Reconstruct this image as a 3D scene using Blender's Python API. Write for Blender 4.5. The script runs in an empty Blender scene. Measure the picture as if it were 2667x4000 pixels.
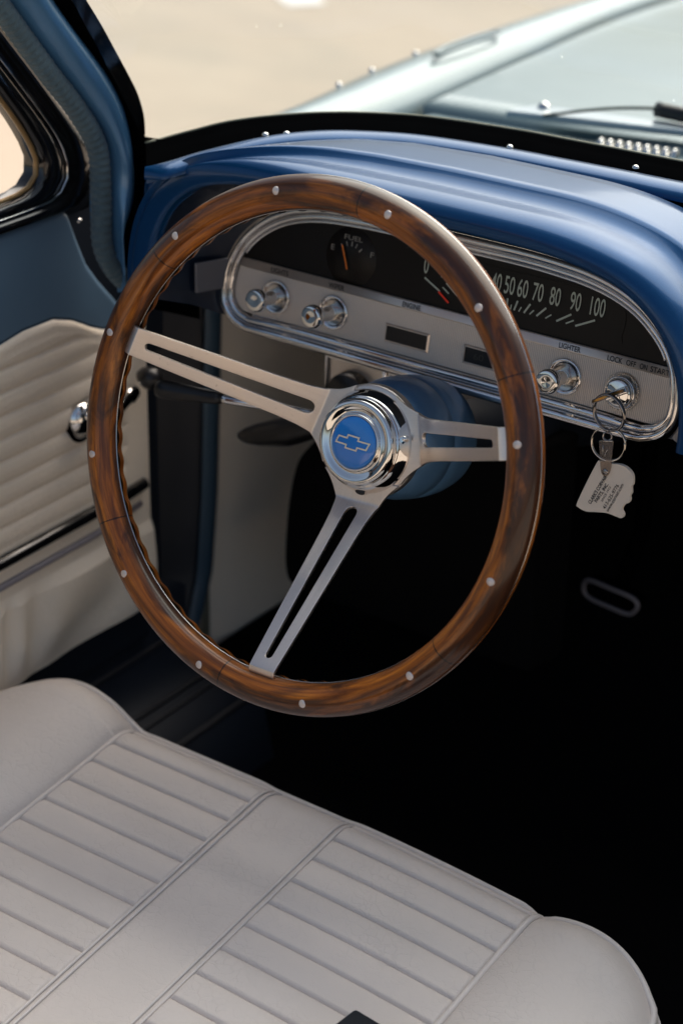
import bpy, bmesh, math, random
import numpy as np
from mathutils import Matrix, Vector, Euler
random.seed(7); np.random.seed(7)
S = bpy.context.scene
COL = S.collection
R_ = math.radians
PI = math.pi

# ------------------------------------------------------------------ materials
def lin(h):
    h = h.lstrip('#'); out = []
    for i in (0, 2, 4):
        c = int(h[i:i+2], 16)/255
        out.append(c/12.92 if c <= .04045 else ((c+.055)/1.055)**2.4)
    return tuple(out)

class NT:
    def __init__(s, name):
        s.m = bpy.data.materials.new(name); s.m.use_nodes = True
        s.t = s.m.node_tree; s.t.nodes.clear()
        s.out = s.n('ShaderNodeOutputMaterial'); s.b = s.n('ShaderNodeBsdfPrincipled')
        s.l(s.b.outputs[0], s.out.inputs[0])
    def n(s, typ, **kw):
        x = s.t.nodes.new(typ)
        for k, v in kw.items(): setattr(x, k, v)
        return x
    def l(s, a, b): s.t.links.new(a, b)
    def math(s, op, a, b=None, c=None, clamp=False):
        x = s.n('ShaderNodeMath', operation=op, use_clamp=clamp)
        for i, v in enumerate((a, b, c)):
            if v is None: continue
            if isinstance(v, (int, float)): x.inputs[i].default_value = v
            else: s.l(v, x.inputs[i])
        return x.outputs[0]
    def mix(s, f, a, b, blend='MIX'):
        x = s.n('ShaderNodeMix', data_type='RGBA', blend_type=blend)
        for i, v in ((0, f), (6, a), (7, b)):
            if isinstance(v, (int, float)): x.inputs[i].default_value = v
            elif isinstance(v, tuple): x.inputs[i].default_value = (*v[:3], 1)
            else: s.l(v, x.inputs[i])
        return x.outputs[2]
    def coord(s, kind='Object', scale=(1, 1, 1)):
        c = s.n('ShaderNodeTexCoord'); m = s.n('ShaderNodeMapping')
        m.inputs['Scale'].default_value = scale
        s.l(c.outputs[kind], m.inputs[0]); return m.outputs[0]
    def noise(s, vec, scale, detail=3, rough=.55, dist=0):
        x = s.n('ShaderNodeTexNoise'); x.inputs['Scale'].default_value = scale
        x.inputs['Detail'].default_value = detail; x.inputs['Roughness'].default_value = rough
        x.inputs['Distortion'].default_value = dist
        s.l(vec, x.inputs['Vector']); return x.outputs[0]
    def ramp(s, f, stops):
        x = s.n('ShaderNodeValToRGB'); e = x.color_ramp.elements
        while len(e) < len(stops): e.new(.5)
        for el, (p, c) in zip(e, stops):
            el.position = p; el.color = (*c, 1) if isinstance(c, tuple) else (c, c, c, 1)
        s.l(f, x.inputs[0]); return x.outputs[0]
    def bump(s, h, strength, dist, prev=None):
        x = s.n('ShaderNodeBump'); x.inputs['Strength'].default_value = strength
        x.inputs['Distance'].default_value = dist
        s.l(h, x.inputs['Height'])
        if prev is not None: s.l(prev, x.inputs['Normal'])
        return x.outputs[0]
    def set(s, **kw):
        for k, v in kw.items():
            k = k.replace('_', ' ')
            if isinstance(v, (int, float)): s.b.inputs[k].default_value = v
            elif isinstance(v, tuple): s.b.inputs[k].default_value = (*v[:3], 1)
            else: s.l(v, s.b.inputs[k])

def plain(name, col, rough=.5, metal=0., coat=0., var=.12, scale=30., bump=0., bscale=200., spec=.5, rvar=.15):
    t = NT(name); v = t.coord()
    n = t.noise(v, scale, 4)
    a = tuple(c*(1-var) for c in col); b = tuple(min(1, c*(1+var)) for c in col)
    t.set(Base_Color=t.mix(n, a, b), Metallic=metal, Coat_Weight=coat, Coat_Roughness=.06)
    t.b.inputs['Specular IOR Level'].default_value = spec
    n2 = t.noise(v, scale*3.1, 5, .65)
    t.set(Roughness=t.math('ADD', t.math('MULTIPLY', t.math('SUBTRACT', n2, .5), 2*rvar*rough), rough, clamp=True))
    if bump: t.set(Normal=t.bump(t.noise(v, bscale, 3), bump, .001))
    return t.m

def paint(name, col, rough=.38, metal=.35, coat=.9, cr=.08):
    t = NT(name); v = t.coord()
    fl = t.noise(v, 2600, 1)
    n = t.noise(v, 14, 4)
    c = t.mix(n, tuple(x*.9 for x in col), tuple(x*1.12 for x in col))
    c = t.mix(t.ramp(fl, [(.55, 0.), (.8, .35)]), c, tuple(min(1, x*2.2+.02) for x in col))
    smear = t.noise(t.coord('Object', (9, 30, 9)), 1.0, 6, .7)
    t.set(Base_Color=c, Metallic=metal, Roughness=rough, Coat_Weight=coat,
          Coat_Roughness=t.ramp(smear, [(.3, cr*.6), (.8, cr*2.4)]))
    t.b.inputs['Coat IOR'].default_value = 1.52
    t.set(Normal=t.bump(fl, .04, .0003))
    return t.m

def chrome(name, col=(.80, .79, .77), rough=.06, pit=.25):
    t = NT(name); v = t.coord()
    p = t.noise(v, 900, 3, .6); sm = t.noise(v, 60, 5, .7)
    pits = t.ramp(p, [(.66, 0.), (.74, 1.)])
    area = t.ramp(t.noise(v, 45, 2), [(.5, 0.), (.66, 1.)])
    f = t.math('MULTIPLY', t.math('MULTIPLY', pits, area), pit*2.6, clamp=True)
    t.set(Base_Color=t.mix(f, col, (.10, .07, .05)), Metallic=1.,
          Roughness=t.math('ADD', t.math('MULTIPLY', sm, rough*1.2), t.math('MULTIPLY', f, .3), clamp=True))
    return t.m

def brushed(name, col, uvscale, rough=.34):
    t = NT(name); v = t.coord('UV', uvscale)
    st = t.noise(v, 1., 4, .7); big = t.noise(t.coord('Object'), 38, 4)
    stain = t.ramp(t.noise(t.coord('Object'), 320, 4, .7), [(.62, 0.), (.8, .5)])
    c = t.mix(st, tuple(x*.86 for x in col), tuple(min(1, x*1.08) for x in col))
    c = t.mix(t.math('MULTIPLY', big, .3), c, tuple(x*.72 for x in col))
    c = t.mix(stain, c, (.28, .22, .18))
    t.set(Base_Color=c, Metallic=1., Roughness=t.math('ADD', t.math('MULTIPLY', st, .16), rough-.08),
          Normal=t.bump(st, .12, .0004))
    t.b.inputs['Anisotropic'].default_value = .35
    return t.m

def wood_mat():
    t = NT('burnt_varnished_wood')
    uv = t.n('ShaderNodeUVMap'); sep = t.n('ShaderNodeSeparateXYZ'); t.l(uv.outputs[0], sep.inputs[0])
    u, w = sep.outputs[0], sep.outputs[1]
    um = t.math('MULTIPLY', t.math('ABSOLUTE', t.math('SUBTRACT', u, .5)), 1.)
    zz = t.math('MULTIPLY', t.math('SINE', t.math('MULTIPLY', u, 2*PI)), 3.)
    at = t.n('ShaderNodeAttribute', attribute_name='tone'); tone = at.outputs[2]
    off = t.math('MULTIPLY_ADD', tone, .25, zz)
    def vec(su, sv):
        c = t.n('ShaderNodeCombineXYZ'); t.l(t.math('MULTIPLY', um, su), c.inputs[0])
        t.l(t.math('MULTIPLY', w, sv), c.inputs[1]); t.l(off, c.inputs[2]); return c.outputs[0]
    fine = t.noise(vec(30, 60), 1.0, 5, .7, .6)
    streak = t.noise(vec(7, 13), 1.0, 4, .55, .8)
    blot = t.noise(vec(15, 4.5), 1.0, 4, .62, .7)
    pores = t.noise(vec(300, 220), 1.0, 2, .6)
    c = t.ramp(streak, [(.24, (.07, .020, .006)), (.40, (.19, .053, .009)), (.55, (.42, .122, .012)), (.74, (.72, .235, .024))])
    c = t.mix(t.ramp(fine, [(.35, .42), (.60, 0.)]), c, (.040, .014, .007))
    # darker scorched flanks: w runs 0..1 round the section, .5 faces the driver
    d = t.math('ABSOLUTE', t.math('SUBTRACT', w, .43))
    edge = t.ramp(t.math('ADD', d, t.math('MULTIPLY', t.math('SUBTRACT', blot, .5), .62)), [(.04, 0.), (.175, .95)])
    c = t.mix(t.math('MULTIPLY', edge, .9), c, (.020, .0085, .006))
    c = t.mix(t.math('MULTIPLY', t.ramp(blot, [(.50, 0.), (.72, 1.)]), .55), c, (.026, .010, .006))
    c = t.mix(t.ramp(pores, [(.60, 0.), (.78, .55)]), c, (.012, .006, .004))
    jm = None
    for a in JOINTS:
        x = t.math('ABSOLUTE', t.math('SUBTRACT', u, a))
        x = t.math('ADD', x, t.math('MULTIPLY', t.math('SUBTRACT', streak, .5), .0012))
        jm = x if jm is None else t.math('MINIMUM', jm, x)
    jf = t.math('LESS_THAN', jm, .00055)
    c = t.mix(t.math('MULTIPLY', jf, .8), c, (.006, .003, .002))
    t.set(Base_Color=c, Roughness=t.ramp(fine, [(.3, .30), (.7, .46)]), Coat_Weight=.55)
    t.b.inputs['Coat Roughness'].default_value = .13
    t.b.inputs['Specular IOR Level'].default_value = .2
    h = t.math('SUBTRACT', fine, t.math('MULTIPLY', jf, .8))
    t.set(Normal=t.bump(h, .18, .0006))
    return t.m

def leather(name, col, dirt=.5, und=.003):
    t = NT(name); v = t.coord()
    nz = t.noise(v, 45, 3)
    mp = t.n('ShaderNodeVectorMath', operation='ADD'); t.l(v, mp.inputs[0])
    sc = t.n('ShaderNodeVectorMath', operation='SCALE'); sc.inputs['Scale'].default_value = .02
    cn = t.n('ShaderNodeTexNoise'); cn.inputs['Scale'].default_value = 70; t.l(v, cn.inputs['Vector'])
    t.l(cn.outputs[1], sc.inputs[0]); t.l(sc.outputs[0], mp.inputs[1])
    def vor(scale):
        x = t.n('ShaderNodeTexVoronoi', feature='DISTANCE_TO_EDGE'); x.inputs['Scale'].default_value = scale
        t.l(mp.outputs[0], x.inputs['Vector']); return x.outputs['Distance']
    cre = t.ramp(vor(115), [(0., 0.), (.10, 1.)])
    cre2 = t.ramp(vor(330), [(0., 0.), (.16, 1.)])
    patch = t.ramp(t.noise(v, 16, 3), [(.36, 0.), (.62, 1.)])
    n = t.noise(v, 9, 4)
    c = t.mix(n, tuple(x*.91 for x in col), tuple(min(1, x*1.06) for x in col))
    c = t.mix(t.math('MULTIPLY', t.math('SUBTRACT', 1., cre), t.math('MULTIPLY', patch, .06)), c, tuple(x*.55 for x in col))
    speck = t.ramp(t.noise(v, 260, 2, .5), [(.80, 0.), (.815, 1.)])
    c = t.mix(t.math('MULTIPLY', speck, dirt), c, (.10, .085, .075))
    t.set(Base_Color=c, Roughness=t.ramp(nz, [(.3, .42), (.7, .56)]))
    t.b.inputs['Specular IOR Level'].default_value = .45
    b1 = t.bump(t.math('MULTIPLY', cre, patch), .30, .0008)
    b2 = t.bump(cre2, .16, .0003, b1)
    b3 = t.bump(t.noise(v, 24, 4, .6), .22, und, b2)
    t.set(Normal=b3)
    return t.m

def ribbed_alu():
    t = NT('fine_ribbed_aluminium'); v = t.coord()
    sp = t.n('ShaderNodeSeparateXYZ'); t.l(v, sp.inputs[0])
    h = t.math('SINE', t.math('MULTIPLY', sp.outputs[0], 2*PI/.00152))
    n = t.noise(v, 60, 4); st = t.noise(t.coord('Object', (200, 6, 6)), 1., 3)
    c = t.mix(n, (.86, .75, .65), (.95, .86, .76))
    c = t.mix(t.math('MULTIPLY_ADD', h, -.22, .22), c, (.30, .27, .245))
    t.set(Base_Color=c, Metallic=.15, Roughness=.42, Normal=t.bump(h, .35, .0005))
    return t.m

def ground_mat():
    t = NT('sunlit_concrete'); v = t.coord()
    n = t.noise(v, .9, 5, .6); g = t.noise(v, 60, 3, .6); s2 = t.noise(v, 5, 4)
    c = t.ramp(n, [(.25, (.47, .395, .315)), (.5, (.55, .465, .37)), (.8, (.63, .54, .435))])
    c = t.mix(t.math('MULTIPLY', g, .35), c, (.40, .32, .25))
    sw_ = t.noise(t.coord('Object', (.5, 1.6, 1)), 1.1, 5, .65, .6)
    c = t.mix(t.ramp(sw_, [(.48, 0.), (.66, .55)]), c, (.40, .36, .30))
    c = t.mix(t.ramp(s2, [(.58, 0.), (.8, .4)]), c, (.42, .35, .29))
    br = t.n('ShaderNodeTexBrick'); t.l(v, br.inputs['Vector'])
    br.inputs['Scale'].default_value = .28; br.inputs['Mortar Size'].default_value = .004; br.inputs['Mortar Smooth'].default_value = .4
    c = t.mix(t.math('MULTIPLY', br.outputs['Fac'], .14), c, (.36, .30, .24))
    t.set(Base_Color=c, Roughness=.85, Normal=t.bump(g, .3, .01))
    return t.m

def glass_mat(name, tint, haze=.0, gl=1.):
    t = NT(name); t.t.nodes.remove(t.b)
    tr = t.n('ShaderNodeBsdfTransparent'); tr.inputs[0].default_value = (*tint, 1)
    g = t.n('ShaderNodeBsdfGlossy'); g.inputs['Roughness'].default_value = .03
    g.inputs[0].default_value = (.95, .97, 1, 1)
    d = t.n('ShaderNodeBsdfDiffuse'); d.inputs[0].default_value = (.75, .8, .8, 1)
    lw = t.n('ShaderNodeLayerWeight'); lw.inputs[0].default_value = .5
    fres = t.math('MULTIPLY_ADD', t.math('POWER', lw.outputs['Facing'], 5.), .90, .045)
    m = t.n('ShaderNodeMixShader'); t.l(t.math('MULTIPLY', fres, gl, clamp=True), m.inputs[0])
    m2 = t.n('ShaderNodeMixShader')
    dn = t.noise(t.coord('Object'), 14, 5, .7)
    t.l(t.math('MULTIPLY', dn, 2*haze), m2.inputs[0])
    t.l(tr.outputs[0], m2.inputs[1]); t.l(d.outputs[0], m2.inputs[2])
    t.l(m2.outputs[0], m.inputs[1]); t.l(g.outputs[0], m.inputs[2])
    t.l(m.outputs[0], t.out.inputs[0]); return t.m

def fabric_mat(name, col):
    t = NT(name); v = t.coord()
    w1 = t.n('ShaderNodeTexWave'); w1.inputs['Scale'].default_value = 420; w1.bands_direction = 'DIAGONAL'; t.l(v, w1.inputs['Vector'])
    vo = t.n('ShaderNodeTexVoronoi'); vo.inputs['Scale'].default_value = 900; t.l(v, vo.inputs['Vector'])
    n = t.noise(v, 30, 4)
    c = t.mix(n, tuple(x*.75 for x in col), tuple(x*1.3 for x in col))
    c = t.mix(t.math('MULTIPLY', vo.outputs['Distance'], .6), c, tuple(x*.3 for x in col))
    h = t.math('ADD', w1.outputs[1], vo.outputs['Distance'])
    t.set(Base_Color=c, Roughness=.8, Normal=t.bump(h, .5, .0008))
    t.b.inputs['Sheen Weight'].default_value = .2
    return t.m

JOINTS = [(a % 360)/360 for a in (143, 212.5, 262, 325, 30, 84)]
MT = {}
MT['wood'] = wood_mat()
MT['steel'] = brushed('brushed_stainless_steel', (.86, .77, .70), (14, 900, 1), .38)
MT['band'] = plain('polished_steel_band', (.5, .48, .46), .22, 1.)
MT['rivet'] = plain('dull_aluminium_rivet', (.74, .66, .62), .42, .55, scale=400)
MT['chrome'] = chrome('old_chrome')
MT['trim'] = chrome('bright_trim', (.76, .75, .75), .13, .06)
MT['emblem'] = plain('blue_enamel', (.010, .235, .76), .25, 0, 1., .04)
MT['bowtie'] = plain('pale_gold_foil', (.92, .85, .66), .4, 0.)
MT['dashblue'] = paint('metallic_deep_blue_paint', (.002, .050, .155), .28, .36, .32)
MT['dashblue'].node_tree.nodes['Principled BSDF'].inputs['Specular IOR Level'].default_value = .2
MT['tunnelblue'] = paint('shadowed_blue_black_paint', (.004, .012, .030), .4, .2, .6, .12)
MT['pillarblue'] = paint('metallic_blue_pillar_paint', (.085, .235, .43), .36, .35, .7, .10)
MT['colblue'] = paint('grey_blue_column_paint', (.10, .215, .37), .36, .35, .6, .14)
MT['doorblue'] = plain('satin_blue_door_paint', (.085, .150, .225), .5, 0., .15, .12, 8)
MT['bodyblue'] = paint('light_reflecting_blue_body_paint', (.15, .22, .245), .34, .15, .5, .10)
MT['gasket'] = plain('black_rubber', (.0016, .0017, .0020), .8, 0, 0, .2, spec=0.)
MT['black'] = plain('black_plastic', (.006, .006, .007), .32)
MT['frame'] = plain('black_gloss_frame', (.004, .0042, .005), .16, 0, .5)
MT['dial'] = plain('dark_dial_face', (.0075, .0055, .0042), .38, 0, 0, .3, 12, spec=.25)
MT['carpet'] = plain('black_carpet', (.0022, .0022, .0024), .95, spec=.1, bump=.4, bscale=900)
MT['sill'] = plain('dark_blue_sill_paint', (.010, .014, .022), .45)
MT['sillpipe'] = plain('worn_sill_strip', (.06, .06, .065), .4)
MT['cream'] = leather('cream_door_vinyl', (.84, .74, .61), .2, .0007)
MT['seat'] = leather('off_white_seat_vinyl', (.68, .622, .585), .75)
MT['pipe'] = plain('off_white_piping', (.68, .63, .60), .45)
MT['lace'] = fabric_mat('blue_windlace_fabric', (.095, .165, .205))
MT['alu'] = ribbed_alu()
MT['satin'] = plain('satin_aluminium', (.72, .64, .57), .33, .7, var=.06, scale=80)
MT['ink'] = plain('black_ink', (.012, .011, .010), .6)
MT['num'] = plain('pale_green_numerals', (.50, .56, .49), .5)
MT['numdim'] = plain('dim_numerals', (.30, .29, .26), .55)
MT['numfaint'] = plain('faint_numerals', (.05, .045, .04), .6)
MT['orange'] = plain('orange_needle', (.80, .20, .015), .5)
MT['red'] = plain('red_needle', (.85, .035, .008), .5)
MT['brass'] = plain('worn_brass', (.62, .33, .10), .32, 1., var=.4, scale=300)
MT['ring'] = chrome('key_ring_steel', (.62, .58, .52), .12, .1)
MT['darkring'] = chrome('dark_ring_steel', (.33, .31, .30), .14, .1)
MT['fob'] = plain('cream_plastic_fob', (.78, .70, .60), .55, var=.05, scale=40)
MT['ground'] = ground_mat()
MT['glass'] = glass_mat('tinted_windscreen_glass', (.77, .835, .835), .012)
MT['glass2'] = glass_mat('clear_vent_glass', (.96, .95, .92), .02)
t = NT('clear_strap_plastic'); t.t.nodes.remove(t.b)
_tr = t.n('ShaderNodeBsdfTransparent'); _tr.inputs[0].default_value = (.86, .80, .74, 1)
_pr = t.n('ShaderNodeBsdfPrincipled'); _pr.inputs['Base Color'].default_value = (.5, .43, .38, 1); _pr.inputs['Roughness'].default_value = .2
_mx = t.n('ShaderNodeMixShader'); _mx.inputs[0].default_value = .22
t.l(_tr.outputs[0], _mx.inputs[1]); t.l(_pr.outputs[0], _mx.inputs[2]); t.l(_mx.outputs[0], t.out.inputs[0]); MT['strap'] = t.m

# ------------------------------------------------------------------ object helpers
MW = {}
def thing(name, label, cat, M=None, group=None):
    o = bpy.data.objects.new(name, None); COL.objects.link(o); o.empty_display_size = .05
    M = M or Matrix(); o.matrix_world = M; MW[o.name] = M.copy()
    o['label'] = label; o['category'] = cat
    if group: o['group'] = group
    return o
def tag(o, label, cat, group=None):
    o['label'] = label; o['category'] = cat
    if group: o['group'] = group
    return o
def chain(p):
    M = Matrix()
    while p is not None: M = MW.get(p.name, Matrix()) @ M; p = p.parent
    return M
def obj(name, vf, mat, parent=None, world=True, smooth=True, mods=(), uv=None, attr=None, auto=None):
    """vf = (verts, faces); world=True: verts in car coordinates, moved into the parent's frame"""
    V, F = vf
    me = bpy.data.meshes.new(name)
    if world and parent is not None:
        Mi = chain(parent).inverted()
        V = [Mi @ Vector(v) for v in V]
    me.from_pydata([tuple(v) for v in V], [], [tuple(f) for f in F])
    bm = bmesh.new(); bm.from_mesh(me); bmesh.ops.recalc_face_normals(bm, faces=bm.faces) if uv is None else None
    bm.to_mesh(me); bm.free()
    for p in me.polygons: p.use_smooth = smooth
    if uv is not None:
        l = me.uv_layers.new(name='UVMap')
        for p in me.polygons:
            us = [uv[me.loops[i].vertex_index] for i in p.loop_indices]
            wrap = max(a[0] for a in us)-min(a[0] for a in us) > .5
            wrv = max(a[1] for a in us)-min(a[1] for a in us) > .8
            for i, a in zip(p.loop_indices, us):
                l.data[i].uv = (a[0]+1 if wrap and a[0] < .5 else a[0], a[1]+1 if wrv and a[1] < .2 else a[1])
    if attr is not None:
        A = me.attributes.new('tone', 'FLOAT', 'POINT'); A.data.foreach_set('value', attr)
    me.materials.append(mat if not isinstance(mat, str) else MT[mat])
    o = bpy.data.objects.new(name, me); COL.objects.link(o)
    if parent is not None: o.parent = parent
    for md in mods:
        k = md[0]
        if k == 'solid':
            m = o.modifiers.new('s', 'SOLIDIFY'); m.thickness = md[1]; m.offset = md[2] if len(md) > 2 else 0
        if k == 'bevel':
            m = o.modifiers.new('b', 'BEVEL'); m.width = md[1]; m.segments = md[2] if len(md) > 2 else 2; m.limit_method = 'ANGLE'; m.angle_limit = R_(35)
        if k == 'subsurf':
            m = o.modifiers.new('u', 'SUBSURF'); m.levels = m.render_levels = md[1]
    if auto is not None or any(md[0] == 'bevel' for md in mods):
        for p in me.polygons: p.use_smooth = True
        m = o.modifiers.new('w', 'WEIGHTED_NORMAL') if auto is None else None
        if auto is not None:
            ed = bmesh.new(); ed.from_mesh(me)
            for e in ed.edges: e.smooth = e.calc_face_angle(0) < R_(auto)
            ed.to_mesh(me); ed.free()
    return o

def join(*parts):
    V, F = [], []
    for v, f in parts:
        n = len(V); V += [tuple(x) for x in v]; F += [tuple(i+n for i in q) for q in f]
    return V, F
def xf(vf, M): return [M @ Vector(v) for v in vf[0]], vf[1]
def grid(rows, closed_u=False, closed_v=False):
    n, m = len(rows), len(rows[0]); V = [tuple(p) for r in rows for p in r]; F = []
    for i in range(n if closed_v else n-1):
        for j in range(m if closed_u else m-1):
            a = i*m+j; b = i*m+(j+1) % m; c = ((i+1) % n)*m+(j+1) % m; d = ((i+1) % n)*m+j
            F.append((a, b, c, d))
    return V, F
def lathe(prof, seg=64, cap=False, axis='z'):
    rows = []
    for r, z in prof:
        rows.append([(r*math.cos(2*PI*k/seg), r*math.sin(2*PI*k/seg), z) for k in range(seg)])
    V, F = grid(rows, closed_u=True)
    if cap:
        F = F + [tuple(range(seg)), tuple(range(len(V)-seg, len(V)))]
    return V, F
def crom(P, n, closed=False):
    """Catmull-Rom through P, resampled to n even points"""
    P = [np.array(p, float) for p in P]; out = []
    N = len(P); segs = N if closed else N-1
    for i in range(segs):
        if closed: p0, p1, p2, p3 = P[(i-1) % N], P[i], P[(i+1) % N], P[(i+2) % N]
        else:
            p1, p2 = P[i], P[i+1]; p0 = P[i-1] if i > 0 else 2*p1-p2; p3 = P[i+2] if i+2 < N else 2*p2-p1
        for k in range(16):
            t = k/16; out.append(.5*(2*p1+(p2-p0)*t+(2*p0-5*p1+4*p2-p3)*t*t+(3*p1-p0-3*p2+p3)*t**3))
    out.append(P[0] if closed else P[-1])
    out = np.array(out); d = np.r_[0, np.cumsum(np.linalg.norm(np.diff(out, axis=0), axis=1))]
    s = np.linspace(0, d[-1], n+1 if closed else n)
    R = np.stack([np.interp(s, d, out[:, k]) for k in range(out.shape[1])], 1)
    return R[:-1] if closed else R
def lin_rs(P, n):
    P = np.array(P, float); d = np.r_[0, np.cumsum(np.linalg.norm(np.diff(P, axis=0), axis=1))]
    s = np.linspace(0, d[-1], n); return np.stack([np.interp(s, d, P[:, k]) for k in range(P.shape[1])], 1)
def tube(P, r, seg=12, closed=False, cap=True, ref=(0, 0, 1)):
    P = np.array(P, float); n = len(P)
    rr = r if hasattr(r, '__len__') else [r]*n
    T = np.gradient(P, axis=0) if not closed else (np.roll(P, -1, 0)-np.roll(P, 1, 0))
    T /= np.linalg.norm(T, axis=1)[:, None]+1e-12
    u = np.cross(T[0], ref)
    if np.linalg.norm(u) < 1e-3: u = np.cross(T[0], (1, .2, 0))
    rows = []
    for i in range(n):
        u = u-T[i]*(u@T[i]); u /= np.linalg.norm(u); v = np.cross(T[i], u)
        rows.append([tuple(P[i]+rr[i]*(math.cos(a)*u+math.sin(a)*v)) for a in np.linspace(0, 2*PI, seg, endpoint=False)])
    V, F = grid(rows, closed_u=True, closed_v=closed)
    if cap and not closed: F = F + [tuple(range(seg)), tuple(range((n-1)*seg, n*seg))]
    return V, F
def box(x0, x1, y0, y1, z0, z1):
    V = [(x, y, z) for x in (x0, x1) for y in (y0, y1) for z in (z0, z1)]
    return V, [(0, 1, 3, 2), (4, 6, 7, 5), (0, 4, 5, 1), (2, 3, 7, 6), (0, 2, 6, 4), (1, 5, 7, 3)]
def prism(poly, f0, f1):
    """poly 2D -> two mapped rings and walls"""
    n = len(poly); V = [f0(*p) for p in poly]+[f1(*p) for p in poly]
    F = [tuple(range(n)), tuple(range(2*n-1, n-1, -1))]+[(i, (i+1) % n, n+(i+1) % n, n+i) for i in range(n)]
    return V, F
def inset(poly, d):
    P = np.array(poly, float); n = len(P); out = []
    area = sum(P[i][0]*P[(i+1) % n][1]-P[(i+1) % n][0]*P[i][1] for i in range(n)); sg = 1 if area > 0 else -1
    for i in range(n):
        a, b, c = P[i-1], P[i], P[(i+1) % n]
        e1 = (b-a)/np.linalg.norm(b-a); e2 = (c-b)/np.linalg.norm(c-b)
        n1 = sg*np.array([-e1[1], e1[0]]); n2 = sg*np.array([-e2[1], e2[0]])
        m = n1+n2; L = np.linalg.norm(m)
        m = n1 if L < 1e-6 else m/L
        out.append(tuple(b+m*d/max(.35, m@n1)))
    return out
def text_vf(s, size, sx=1., bold=0., extr=0., align='CENTER', shear=0.):
    cu = bpy.data.curves.new('txt', 'FONT'); cu.body = s; cu.size = 1; cu.align_x = align; cu.align_y = 'CENTER'
    cu.offset = bold; cu.extrude = 0; cu.shear = shear; cu.resolution_u = 4
    ob = bpy.data.objects.new('txt', cu); COL.objects.link(ob)
    dg = bpy.context.evaluated_depsgraph_get(); dg.update()
    me = bpy.data.meshes.new_from_object(ob.evaluated_get(dg))
    V = [tuple(v.co) for v in me.vertices]; F = [tuple(p.vertices) for p in me.polygons]
    ys = [v[1] for v in V]; h = max(ys)-min(ys); c = (max(ys)+min(ys))/2
    k = size/.729   # cap height of the built-in font
    V = [(v[0]*k*sx, (v[1]-c)*k if h < .8 else (v[1])*k, 0) for v in V]
    bpy.data.objects.remove(ob); bpy.data.curves.remove(cu); bpy.data.meshes.remove(me)
    return V, F
def place(vf, x, y, z, rot=0.):
    c, s = math.cos(rot), math.sin(rot)
    return [(v[0]*c-v[1]*s+x, v[0]*s+v[1]*c+y, v[2]+z) for v in vf[0]], vf[1]

# ================================================================== STEERING WHEEL
WC = Vector((-.36, 0, .80)); AL = R_(16.5)
WM = Matrix.Translation(WC) @ Matrix.Rotation(PI/2-AL, 4, 'X')      # local z looks along the column at the driver
sw = thing('steering_wheel', 'wood rimmed steering wheel with three slotted steel spokes and blue centre badge', 'steering wheel', WM)
RM, RA, RZ, ZC = .1715, .0118, .0128, -.0122
NA = 720
def rim_part(p0, p1, n, extra=None):
    V, uv, tn = [], [], []
    tones = {k: random.random() for k in range(8)}
    js = sorted(j*360 for j in JOINTS)
    for i in range(NA):
        a = i*360/NA; ar = R_(a); k = sum(1 for j in js if a >= j) % len(js)
        for q in range(n):
            ph = R_(p0+(p1-p0)*q/(n-1))
            dr, dz = RA*math.sin(ph), RZ*math.cos(ph)
            if extra: dr, dz = extra(a, ph, dr, dz)
            r = RM+dr
            V.append((r*math.cos(ar), r*math.sin(ar), ZC+dz)); uv.append((a/360, .5+math.degrees(ph)/360)); tn.append(tones[k])
    F = []
    for i in range(NA):
        for q in range(n-1):
            a = i*n+q; b = ((i+1) % NA)*n+q; F.append((a, a+1, b+1, b))
    return (V, F), uv, tn
vf, uv, tn = rim_part(-93, 85, 25)
obj('wood_rim', vf, 'wood', sw, False, uv=uv, attr=tn)
def grip(a, ph, dr, dz):
    if math.sin(ph) < 0:   # finger grips on the inner back edge
        k = min(1, -math.sin(ph)*1.3)
        dr -= k*.0008*(1+math.cos(R_(a)*60)); dr += .0004
    dz *= 1.12
    return dr, dz
vf, uv, tn = rim_part(91, 262, 25, grip)
obj('finger_grip', vf, 'wood', sw, False, uv=[(u, .43+.08*math.sin(v*40)) for u, v in uv], attr=tn)
obj('rim_band', lathe([(RM-.0119, ZC-.0010), (RM-.0122, ZC-.0003), (RM-.0119, ZC+.0004), (RM-.008, ZC+.0006), (RM+.011, ZC+.0006), (RM+.0119, ZC), (RM+.011, ZC-.0012), (RM-.008, ZC-.0016), (RM-.0119, ZC-.0010)], 240), 'band', sw, False)
rv = None
for k in range(12):
    a = R_(15.9+30*k)
    if rv is None:
        rv = obj('rivet', join(lathe([(0, .0006), (.0016, .0005), (.0027, .0001), (.0031, -.0006), (.0032, -.002)], 20)), 'rivet', sw, False)
        q = rv
    else:
        q = rv.copy(); COL.objects.link(q); q.parent = sw
    q.location = (.1722*math.cos(a), .1722*math.sin(a), .0004)
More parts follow.
